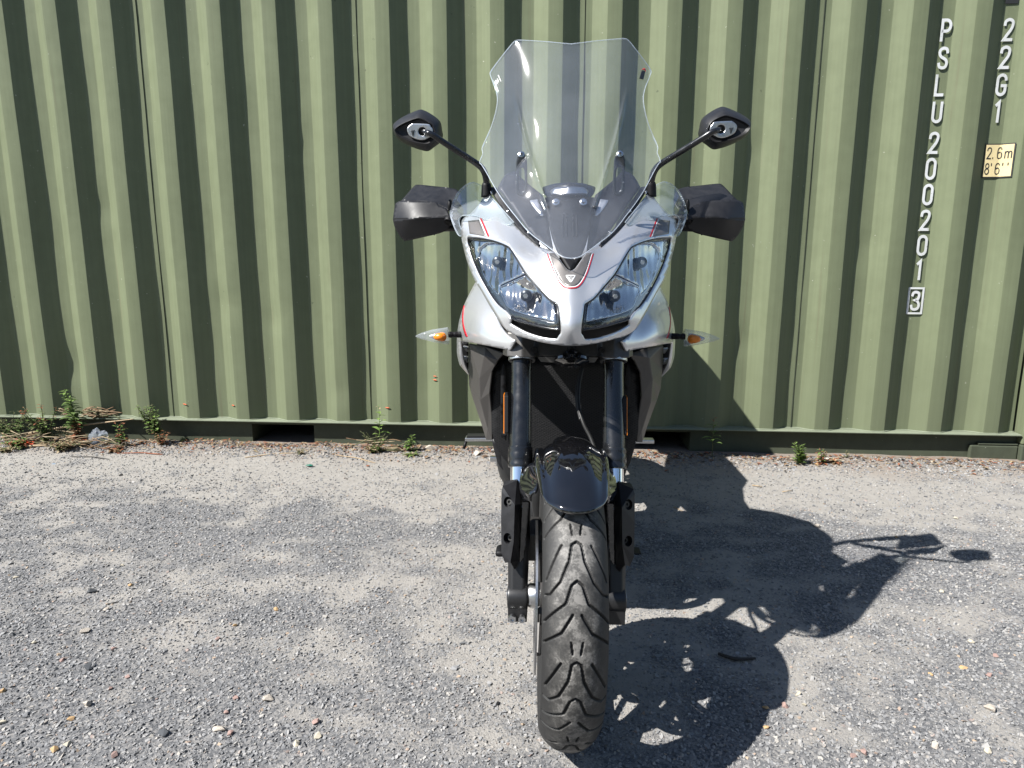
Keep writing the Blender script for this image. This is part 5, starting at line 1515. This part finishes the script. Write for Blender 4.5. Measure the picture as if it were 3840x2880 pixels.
simple('twig_dark', (0.03, 0.026, 0.024), 0.8, nscale=90, namount=0.3)
simple('twig_pale', (0.42, 0.31, 0.19), 0.8, nscale=90, namount=0.25)
simple('rock_pale', (0.52, 0.46, 0.39), 0.85, nscale=25, namount=0.18, bscale=60, bstr=0.5, bdist=0.004)
simple('rock_pink', (0.33, 0.22, 0.19), 0.85, nscale=40, namount=0.2, bscale=120, bstr=0.4)
simple('rock_orange', (0.46, 0.30, 0.15), 0.8, nscale=40, namount=0.2)
simple('rock_cream', (0.50, 0.45, 0.35), 0.8, nscale=40, namount=0.12)
simple('rock_dark', (0.06, 0.065, 0.072), 0.85, nscale=40, namount=0.25)
simple('litter_orange', (0.75, 0.10, 0.03), 0.6, nscale=40, namount=0.2)
simple('litter_green', (0.03, 0.22, 0.16), 0.4)
simple('litter_blue', (0.05, 0.25, 0.50), 0.5)
simple('soil_clod', (0.16, 0.105, 0.07), 0.95, nscale=60, namount=0.3, bscale=150, bstr=0.6, bdist=0.003)
R_ = random.Random(11)
def leaf(base, direction, length, width, droop=0.3, up=Vector((0, 0, 1))):
    d = Vector(direction).normalized(); s = d.cross(up)
    if s.length < 1e-3: s = Vector((1, 0, 0))
    s.normalize(); n = s.cross(d)
    V = []
    for t, w in ((0, .12), (.3, .85), (.6, 1.0), (.85, .55), (1.0, .04)):
        c = Vector(base)+d*length*t-Vector((0, 0, 1))*droop*length*t*t
        V += [tuple(c-s*width*w*.5+n*width*.12*w), tuple(c-n*width*.05), tuple(c+s*width*w*.5+n*width*.12*w)]
    F = []
    for i in range(4):
        a = i*3; F += [(a, a+1, a+4, a+3), (a+1, a+2, a+5, a+4)]
    return V, F
def gz(x, y): return gh(x, y)
def weed(u, v_base, y, label, height, stems, leaf_len, leaf_w, mat, stem_mat='leaf_olive', lean=(0, 0), spread=0.3, density=10, top=None, name='weed', group=None, leaf_from=0.12, curl=0.4, size_taper=0.6, kinky=0.15):
    """u, v: position of the foot in the photograph; y: its depth"""
    px = PZ(u, v_base, 0.0); x = px[0]
    x = PS(u, v_base, y)[0]
    base = Vector((x, y, gz(x, y)-0.004))
    t = empty(name, base, label, 'plant', group)
    SV, LV = [], {}
    for k in range(stems):
        a = R_.uniform(0, 6.28); sp = spread*R_.uniform(0.3, 1.0) if stems > 1 else 0.0
        h = height*(R_.uniform(0.55, 1.0) if k else 1.0)
        dx = lean[0]*h+math.cos(a)*sp*h; dy = min(lean[1]*h+math.sin(a)*sp*h*0.5, 0.04)
        pts_ = []
        for i in range(5):
            q = i/4
            pts_.append(Vector((dx*q**1.3+R_.uniform(-1, 1)*kinky*h*0.12*(i > 0), dy*q+R_.uniform(-1, 1)*kinky*h*0.1*(i > 0), h*q*(1-0.08*q*sp*3))))
        SV.append(tube(pts_, [.0022*(1-0.6*i/4)*(0.7+height*2) for i in range(5)], 5, n=3))
        n = max(3, int(density*h/height))
        for i in range(n):
            q = leaf_from+(1-leaf_from)*i/n
            j = min(3, int(q*4)); f = q*4-j
            c = pts_[j].lerp(pts_[j+1], f)
            ang = i*2.4+a+R_.uniform(-.4, .4)
            L = leaf_len*(1-size_taper*q)*R_.uniform(0.7, 1.25)
            mm = mat if isinstance(mat, str) else R_.choice(mat)
            if top and q > 0.86: mm = top
            LV.setdefault(mm, []).append(leaf(c, (math.cos(ang), math.sin(ang)*0.8, R_.uniform(0.15, 0.9)), L, leaf_w*L/leaf_len, curl))
    mk('stem', join_geo(*SV), stem_mat, t)
    for mm, gs in LV.items(): mk('leaves', join_geo(*gs), mm, t)
    return t
# left-hand clump
weed(176, 985, 1.99, 'tall upright green thistle in front of the dark rail at left', 0.305, 2, 0.095, 0.036, 'leaf_green', density=52, kinky=0.05, top='leaf_bright', size_taper=0.72, leaf_from=0.30)
weed(172, 988, 1.96, 'withered brown plant at the foot of the tall green thistle', 0.15, 5, 0.060, 0.026, ['leaf_rust', 'leaf_dry'], density=20, spread=0.22)
weed(105, 978, 2.00, 'spindly green weed with small pinkish heads at far left', 0.25, 14, 0.046, 0.017, ['leaf_green', 'leaf_olive', 'leaf_bright'], density=24, spread=0.6, top='leaf_rust')
weed(28, 975, 2.00, 'leaning grey green weed at the left edge of the picture', 0.18, 18, 0.06, 0.017, ['leaf_olive', 'leaf_green'], density=18, spread=1.0)
weed(262, 985, 1.98, 'short weed with pink seed head beside the plastic bag', 0.150, 6, 0.045, 0.016, ['leaf_green', 'leaf_rust', 'leaf_bright'], density=16, spread=0.42, top='leaf_rust')
weed(345, 978, 2.02, 'dense bushy olive weed left of the fork pocket', 0.235, 15, 0.042, 0.019, ['leaf_olive', 'leaf_green', 'leaf_bright'], density=34, spread=0.30, lean=(-0.18, 0), leaf_from=0.35)
weed(352, 982, 1.99, 'reddish dried stalks under the bushy olive weed', 0.10, 7, 0.036, 0.015, ['leaf_rust', 'leaf_dry'], density=11, spread=0.6)
weed(45, 1000, 1.90, 'low sprawling green leaves at the far left ground edge', 0.07, 22, 0.050, 0.020, ['leaf_green', 'leaf_bright', 'leaf_rust'], density=14, spread=1.7)
weed(140, 1010, 1.88, 'low mat of dry olive leaves below the thistle', 0.075, 26, 0.045, 0.015, ['leaf_olive', 'leaf_dry', 'leaf_straw'], density=14, spread=1.9)
weed(250, 1003, 1.90, 'trailing red leaves on soil right of the thistle', 0.045, 16, 0.036, 0.016, ['leaf_rust', 'leaf_olive', 'leaf_dry'], density=11, spread=2.8)
weed(15, 1015, 1.84, 'low dry stems on the soil at the left picture edge', 0.06, 14, 0.040, 0.012, ['leaf_straw', 'leaf_olive'], density=10, spread=2.0)
# centre-left plants
weed(822, 983, 2.03, 'upright bright green sow thistle left of the motorcycle', 0.245, 1, 0.075, 0.030, 'leaf_bright', stem_mat='leaf_bright', density=17, kinky=0.05, top='leaf_straw', size_taper=0.6, leaf_from=0.2)
weed(815, 985, 2.00, 'thin wiry stems around the upright sow thistle', 0.135, 15, 0.022, 0.006, ['leaf_green', 'leaf_olive'], density=12, spread=1.1)
weed(808, 990, 1.97, 'low yellowing leaves at the sow thistle foot', 0.06, 15, 0.040, 0.016, ['leaf_straw', 'leaf_bright', 'leaf_dry', 'leaf_green'], density=10, spread=1.6)
weed(885, 985, 2.00, 'small green rosette plant near the pale rock', 0.095, 4, 0.046, 0.017, ['leaf_bright', 'leaf_green'], density=18, spread=0.3)
weed(888, 1000, 1.93, 'trailing green blades on the soil near the pale rock', 0.03, 15, 0.038, 0.008, ['leaf_bright', 'leaf_olive', 'leaf_straw'], density=8, spread=3.0)
# right-hand plants
weed(1538, 988, 2.02, 'single tall weed shaded by the motorcycle on the right', 0.215, 1, 0.072, 0.022, ['leaf_green', 'leaf_bright'], density=17, kinky=0.05, top='leaf_rust', leaf_from=0.35)
weed(1728, 1003, 1.97, 'bright green leafy weed standing right of the shadow', 0.125, 8, 0.044, 0.013, ['leaf_bright', 'leaf_green'], density=28, spread=0.42, curl=0.1)
weed(1775, 1000, 1.98, 'small orange leaved weed beside the bright green weed', 0.100, 7, 0.038, 0.015, ['leaf_rust', 'leaf_straw', 'leaf_bright'], density=14, spread=0.55)
weed(1808, 1005, 1.97, 'flat withered weed beside the white stone at right', 0.04, 9, 0.034, 0.014, ['leaf_straw', 'leaf_rust'], density=9, spread=1.8)
weed(1830, 990, 2.06, 'tiny dry sprig against the rail at right', 0.045, 3, 0.024, 0.008, ['leaf_straw', 'leaf_olive'], density=8, spread=0.5)
weed(395, 972, 2.07, 'small green tuft left of the fork pocket', 0.04, 6, 0.030, 0.009, ['leaf_bright', 'leaf_olive'], density=7, spread=0.8)
weed(650, 1001, 1.93, 'small tuft of grass below the fork pocket', 0.04, 10, 0.034, 0.006, ['leaf_olive', 'leaf_straw'], density=7, spread=1.0)
# dry leaf crumbs and soil swept up along the wall: countless, one mass
V_, F_ = [], []
cr = {'leaf_dry': [], 'leaf_rust': [], 'leaf_straw': [], 'twig_dark': []}
for k in range(3600):
    left = R_.random() < 0.6
    x = R_.uniform(-2.9, -0.35) if left else R_.uniform(0.3, 2.5)
    y = 2.11-abs(R_.gauss(0, 0.085))
    c_ = Vector((x, y, gz(x, y)+R_.uniform(0.001, 0.010)))
    a_ = R_.uniform(0, 6.28)
    L = R_.uniform(0.006, 0.030)
    cr[R_.choice(list(cr))].append(leaf(c_, (math.cos(a_), math.sin(a_), R_.uniform(-.1, .4)), L, L*R_.uniform(0.15, 0.5), 0.2))
deb = None
for mm, gs in cr.items():
    o_ = mk('leaf_litter' if deb is None else 'leaf_crumbs', join_geo(*gs), mm, deb)
    if deb is None:
        deb = tag(o_, 'brown leaf crumbs and bits of straw along the container foot', 'leaf litter', kind='stuff')
# dead stalks lying on the ledge
def heap(name, label, cat, centre, n, length, rad, mats, sx, sz):
    t = empty(name, centre, label, cat)
    G = {}
    for k in range(n):
        a = R_.uniform(-0.5, 0.5)+(math.pi if R_.random() < 0.5 else 0)
        L = length*R_.uniform(0.4, 1.0)
        c = Vector((R_.uniform(-sx, sx), R_.uniform(-0.012, 0.004), R_.uniform(0.004, sz)))
        d = Vector((math.cos(a), R_.uniform(-.2, .2), math.sin(a)*0.8))
        G.setdefault(R_.choice(mats), []).append(tube([c-d*L/2, c+Vector((0, 0, R_.uniform(-.006, .012))), c+d*L/2], [rad*R_.uniform(.6, 1.3), rad, rad*.5], 5, n=3))
    for mm, gs in G.items(): mk('stalks', join_geo(*gs), mm, t)
    return t
def on_ledge(u, v): 
    x, z = wl(u, v, 0.0)
    p = Vector((x*math.cos(CANG)+CW.x, CW.y+x*math.sin(CANG), CW.z+0.172))
    return p
pL = on_ledge(218, 905)
heap('dead_stalks', 'heap of dead brown stalks lying on the container ledge', 'plant debris', pL+Vector((0, -0.004, 0)), 42, 0.13, 0.0028, ['leaf_dry', 'leaf_olive', 'leaf_dry', 'leaf_straw'], 0.085, 0.045)
pL = on_ledge(145, 905)
for u_, v_, y_, n_, lab_ in ((60, 988, 1.95, 34, 'tangle of straw coloured dead stems at the far left'), (205, 1000, 1.93, 26, 'tangle of dry brown stems below the plastic bag'), (130, 960, 2.02, 26, 'tangle of pale dead stems behind the green thistle'), (840, 992, 1.99, 18, 'small tangle of dry stems beside the sow thistle')):
    c_ = Vector(PS(u_, v_, y_)); c_.z = gz(c_.x, c_.y)
    heap('dead_stalks', lab_, 'plant debris', c_, n_, 0.20, 0.0024, ['leaf_straw', 'leaf_dry', 'leaf_olive', 'leaf_straw'], 0.14, 0.06)
heap('dry_seed_head', 'small grey dry seed head on the ledge at left', 'plant debris', pL+Vector((0, -0.004, 0)), 12, 0.05, 0.002, ['leaf_straw', 'leaf_dry'], 0.02, 0.05)
def stalk_on_ground(u0, v0, y0, u1, v1, y1, rad, mat, name, label, cat='stick', lift=0.0, bend=0.01):
    a, b = Vector(PS(u0, v0, y0)), Vector(PS(u1, v1, y1))
    a.z = gz(a.x, a.y)+rad+lift; 
    if lift == 0: b.z = gz(b.x, b.y)+rad
    m_ = (a+b)/2+Vector((0, bend, abs(bend)*0.3))
    o = mk(name, tube([a, (a+m_)/2+Vector((0, -bend*.3, 0)), m_, (m_+b)/2, b], [rad*.6, rad, rad*.9, rad, rad*.5], 7, n=4), mat)
    return tag(o, label, cat)
# fallen stalks, sticks and twigs
a, b = Vector(PS(20, 945, 2.0)), Vector(PS(290, 905, 2.04))
tag(mk('fallen_stalk', tube([a, a.lerp(b, .35)+Vector((0, 0, .012)), a.lerp(b, .7)+Vector((0, 0, .006)), b], [.006, .0055, .0045, .002], 8), 'twig_pale'), 'long straw coloured stalk leaning across the left weeds', 'stick')
stalk_on_ground(5, 1006, 1.86, 105, 984, 1.93, 0.007, 'twig_pale', 'flat_stick', 'thick pale stick lying flat at far left')
stalk_on_ground(255, 998, 1.87, 355, 1008, 1.86, 0.0035, 'leaf_rust', 'reddish_stick', 'thin reddish stick lying below the olive weed')
stalk_on_ground(530, 1002, 1.85, 640, 984, 1.93, 0.0030, 'twig_pale', 'straw', 'long pale straw lying below the olive bush and pocket')
stalk_on_ground(725, 990, 1.92, 812, 1015, 1.83, 0.0025, 'twig_pale', 'straw', 'thin pale straw lying right of the fork pocket')
stalk_on_ground(155, 1018, 1.80, 240, 1022, 1.78, 0.0024, 'twig_dark', 'thin_twig', 'thin dark twig lying on bare dust at left')
p0, p1, p2 = PZ(1552, 1412, .006), PZ(1588, 1423, .008), PZ(1632, 1422, .007)
tag(mk('black_twig', tube([p0, p1, p2], [.004, .0048, .003], 8), 'twig_dark'), 'black curved twig lying in the motorcycle shadow', 'stick')
for k_, (u, v, du, dv_, w, lab) in enumerate([(232, 1305, 26, -6, .0032, 'short dark twig on grey gravel at left'), (700, 1185, 14, -6, .003, 'tiny dark twig on gravel right of the pale slab'), (1455, 1095, 20, 9, .003, 'pale splinter lying in the shade beside the motorcycle'), (1625, 1048, 22, 3, .004, 'brown splinter on sunlit gravel beyond the shadow'), (1690, 1062, 22, -3, .003, 'thin brown splinter on gravel at right')]):
    a, b = PZ(u, v, .004), PZ(u+du, v+dv_, .004)
    tag(mk('splinter', tube([a, b], [w*.7, w*.4], 6, curve=False), 'twig_pale' if 'pale' in lab or 'brown' in lab else 'twig_dark'), lab, 'stick')

# plastic bag: crumpled clear film
def bag():
    c = Vector(PS(213, 985, 1.985)); c.z = gz(c.x, c.y)
    t0_ = empty('plastic_bag', c, 'crumpled clear plastic bag among the left weeds', 'bag')
    V, F = [], []
    n, m_ = 22, 18
    for i in range(m_+1):
        th = math.pi*i/m_
        for k in range(n):
            ph = 2*math.pi*k/n
            p = Vector((math.sin(th)*math.cos(ph)*0.052, math.sin(th)*math.sin(ph)*0.03, 0.045-math.cos(th)*0.046))
            nn = noise.noise(p*38+Vector((3, 1, 2)))*0.020+noise.noise(p*90)*0.009
            p = p*(1+nn*9)
            V.append((p.x+0.015*(p.z/0.09), p.y, max(0.002, p.z)))
    for i in range(m_):
        for k in range(n): F.append((i*n+k, i*n+(k+1) % n, (i+1)*n+(k+1) % n, (i+1)*n+k))
    mk('film', (V, F), 'bag_clear', t0_, autosm=25)
bag()

# stones
def rock(u, v, size, mat, label, name='stone', flat=0.65, group=None, seed=0, y=None, cat='stone'):
    p = Vector(PZ(u, v, 0.0)) if y is None else Vector(PS(u, v, y))
    me = chip_geo(500+seed, 15, flat, 0.2)
    o = bpy.data.objects.new(name, me); COL.objects.link(o); me.materials.append(M[mat])
    o.location = (p.x, p.y, gz(p.x, p.y)+size*flat*0.28); o.scale = (size,)*3; o.rotation_euler = (R_.uniform(-.2, .2), R_.uniform(-.2, .2), R_.uniform(0, 6.28))
    if size > 0.02:
        bv = o.modifiers.new('edge', 'BEVEL'); bv.width = 0.06; bv.segments = 2
    return tag(o, label, cat, group)
rock(932, 980, 0.078, 'rock_pale', 'large cream angular rock at the container foot', 'rock', 0.55, seed=1)
rock(1030, 988, 0.058, 'rock_pale', 'flat pale stone left of the motorcycle footpeg', 'rock', 0.4, seed=2)
rock(1048, 992, 0.034, 'soil_clod', 'brown clod beside the flat pale stone', 'soil_clod', 0.5, seed=3, cat='clod')
rock(1790, 1003, 0.040, 'rock_pale', 'round white stone right of the orange leaved weed', 'rock', 0.7, seed=4)
rock(1765, 1010, 0.022, 'rock_orange', 'small tan stone at the foot of the green weed', 'rock', 0.7, seed=5)
rock(262, 1026, 0.020, 'twig_dark', 'dark crumbly lump on bare dust at left', 'soil_clod', 0.6, seed=6, cat='clod')
rock(795, 1007, 0.026, 'leaf_rust', 'rusty brown leaf scrap on the dust below the plants', 'leaf_scrap', 0.35, seed=7, cat='leaf')
rock(2012, 1005, 0.02, 'rock_cream', 'pale pebble at right by the container rail', 'rock', 0.6, seed=9)
g_ = leaf(PZ(660, 1005, .006), (1, -0.25, 0.15), 0.042, 0.022, 0.1)
tag(mk('green_scrap', g_, 'litter_green', solid=0.001), 'teal green leaf shaped scrap on the dust', 'litter')
# orange wrapper and a blue fleck at far left
c = Vector(PS(66, 985, 1.93)); c.z = gz(c.x, c.y)
V, F = [], []
for i in range(9):
    for j in range(7):
        x_, y_ = (i-4)*0.0075, (j-3)*0.006
        V.append((c.x+x_, c.y+y_, c.z+0.022+0.014*noise.noise(Vector((x_*70, y_*80, 2)))-6*(x_*x_+y_*y_)))
for i in range(8):
    for j in range(6): a_ = i*7+j; F.append((a_, a_+7, a_+8, a_+1))
tag(mk('orange_wrapper', fix_normals((V, F)), 'litter_orange', solid=0.001), 'crumpled bright orange wrapper at far left', 'litter')
g_ = leaf(PZ(112, 1002, .01), (1, -0.1, 0.05), 0.022, 0.006, 0.0)
tag(mk('blue_scrap', g_, 'litter_blue', solid=0.001), 'tiny blue plastic sliver by the thick pale stick', 'litter')

# pebbles that stand out from the chippings, kind by kind
def zg(x, y): return ((0+x*1200/2031)/K, (1900+y*1200/2031)/K)
def zr(x, y): return ((2300+x*1540/2212)/K, (1800+y*1540/2212)/K)
peb = {'rock_orange': [zg(340, 1558), zg(452, 1357), zg(15, 1185), zg(1493, 760), zg(1752, 658), zg(825, 507), zr(1710, 1045), zr(1885, 1010), zr(820, 1237), zr(1527, 310), zr(822, 1343)],
       'rock_cream': [zg(98, 456), zg(10, 1377), zg(215, 872), zg(428, 1522), zg(775, 376), zg(2015, 1458), zg(1883, 1505), zr(2012, 1456), zr(1030, 1220), zr(1930, 866), zr(1768, 600), zr(992, 1160), zr(1845, 210)],
       'rock_pink': [zg(700, 1160), zg(810, 1085), zg(1497, 1225), zg(1436, 1312), zg(725, 1592), zg(395, 985), zg(720, 912), zg(2005, 1365), zg(1462, 1447), zg(1376, 846), zr(2025, 1047), zr(925, 1227), zr(1350, 1475), zr(1295, 1495), zr(2060, 940)],
       'rock_pale': [zg(540, 800), zg(545, 1270), zg(1700, 1225), zg(670, 660), zg(1395, 1425), zr(1730, 1428), zr(2025, 1232), zr(1100, 250)],
       'rock_dark': [zg(560, 1035), zg(1040, 1450), zg(585, 543)]}
words_ = {'rock_orange': ('amber orange pebble lying loose on the grey chippings', 'orange pebbles on the chippings'), 'rock_cream': ('cream yellow pebble lying loose on the grey chippings', 'cream pebbles on the chippings'),
          'rock_pink': ('brick pink pebble lying loose on the grey chippings', 'pink pebbles on the chippings'), 'rock_pale': ('whitish stone lying loose on the grey chippings', 'whitish stones on the chippings'),
          'rock_dark': ('slate dark stone lying loose on the grey chippings', 'slate dark stones on the chippings')}
sd = 20
def near_what(u, v):
    col = 'at the far left' if u < 250 else 'left of centre' if u < 700 else 'close left of the front wheel' if u < 1180 else 'just right of the bike shadow' if u < 1750 else 'at the far right'
    row = 'in the front row of gravel' if v > 1560 else 'in the foreground gravel' if v > 1430 else 'on mid gravel' if v > 1300 else 'on gravel beyond the wheel' if v > 1150 else 'on the distant dust'
    return row, col
seen_lab = {}
for mt, lst in peb.items():
    for u, v in sorted(lst):
        big = {'rock_pale': .024, 'rock_dark': .026}.get(mt, .017)
        row, col = near_what(u, v)
        lab = words_[mt][0].split(' lying')[0]+' '+row+' '+col
        n_ = seen_lab.get(lab, 0); seen_lab[lab] = n_+1
        if n_: lab = lab.replace(' pebble', (' pebble, second,', ' pebble, third,', ' pebble, fourth,')[n_-1], 1).replace(' stone', ' stone, second,', 1 if 'pebble' not in lab else 0)
        rock(u, v, big*R_.uniform(0.8, 1.25), mt, lab, 'pebble', 0.6, words_[mt][1], sd); sd += 1

# ================================================================== TREES BEHIND THE PHOTOGRAPHER (they show in the lamps and paint)
simple('bark', (0.10, 0.075, 0.055), 0.9, nscale=12, namount=0.3, bscale=25, bstr=0.6, bdist=0.02)
leaf_mat('tree_leaf', (0.030, 0.050, 0.018), (0.065, 0.095, 0.035), 0.3)
for k_, (x_, y_, h_, r_) in enumerate([(-7.5, -12.0, 5.2, 2.6), (-3.0, -13.0, 6.0, 2.9), (1.6, -12.5, 5.4, 2.7), (6.0, -12.0, 6.2, 3.0), (10.5, -9.5, 5.6, 2.9), (13.0, -4.5, 5.8, 2.9), (-12.5, -12.5, 5.0, 2.6)]):
    t = empty('broadleaf_tree', (x_, y_, 0.0), ('round', 'tall', 'slender', 'broad', 'dense', 'spreading', 'low')[k_]+' dark green tree behind the photographer, mirrored in the headlights', 'tree', 'trees behind the photographer')
    mk('trunk', join_geo(tube([(0, 0, -0.1), (0.05, 0.03, h_*.3), (0.0, 0.08, h_*.75)], [.20, .15, .05], 10), *[tube([(0.03, 0.03, h_*.3), (math.cos(a_)*r_*.35, math.sin(a_)*r_*.35, h_*.5), (math.cos(a_)*r_*.6, math.sin(a_)*r_*.6, h_*.62)], [.08, .05, .02], 6) for a_ in (0.4, 2.2, 4.1, 5.3)]), 'bark', t)
    LV = []
    blobs = [(Vector((R_.gauss(0, .42)*r_, R_.gauss(0, .42)*r_, h_*R_.uniform(0.28, 0.88))), r_*R_.uniform(0.28, 0.5)) for _ in range(26)]
    for c_, br in blobs:
        for _ in range(90):
            d_ = Vector((R_.gauss(0, 1), R_.gauss(0, 1), R_.gauss(0, 1))).normalized()*br*R_.uniform(0.6, 1.0)
            p_ = c_+d_; q_ = Vector((R_.gauss(0, 1), R_.gauss(0, 1), R_.gauss(0, .6))).normalized(); s_ = q_.cross(Vector((R_.gauss(0, 1), R_.gauss(0, 1), 1))).normalized()
            L = R_.uniform(0.12, 0.24)
            n_ = len(LV)*4
            LV.append(([tuple(p_-q_*L), tuple(p_+s_*L*.5), tuple(p_+q_*L), tuple(p_-s_*L*.5)], [(0, 1, 2, 3)]))
    mk('crown', join_geo(*LV), 'tree_leaf', t, smooth=False)
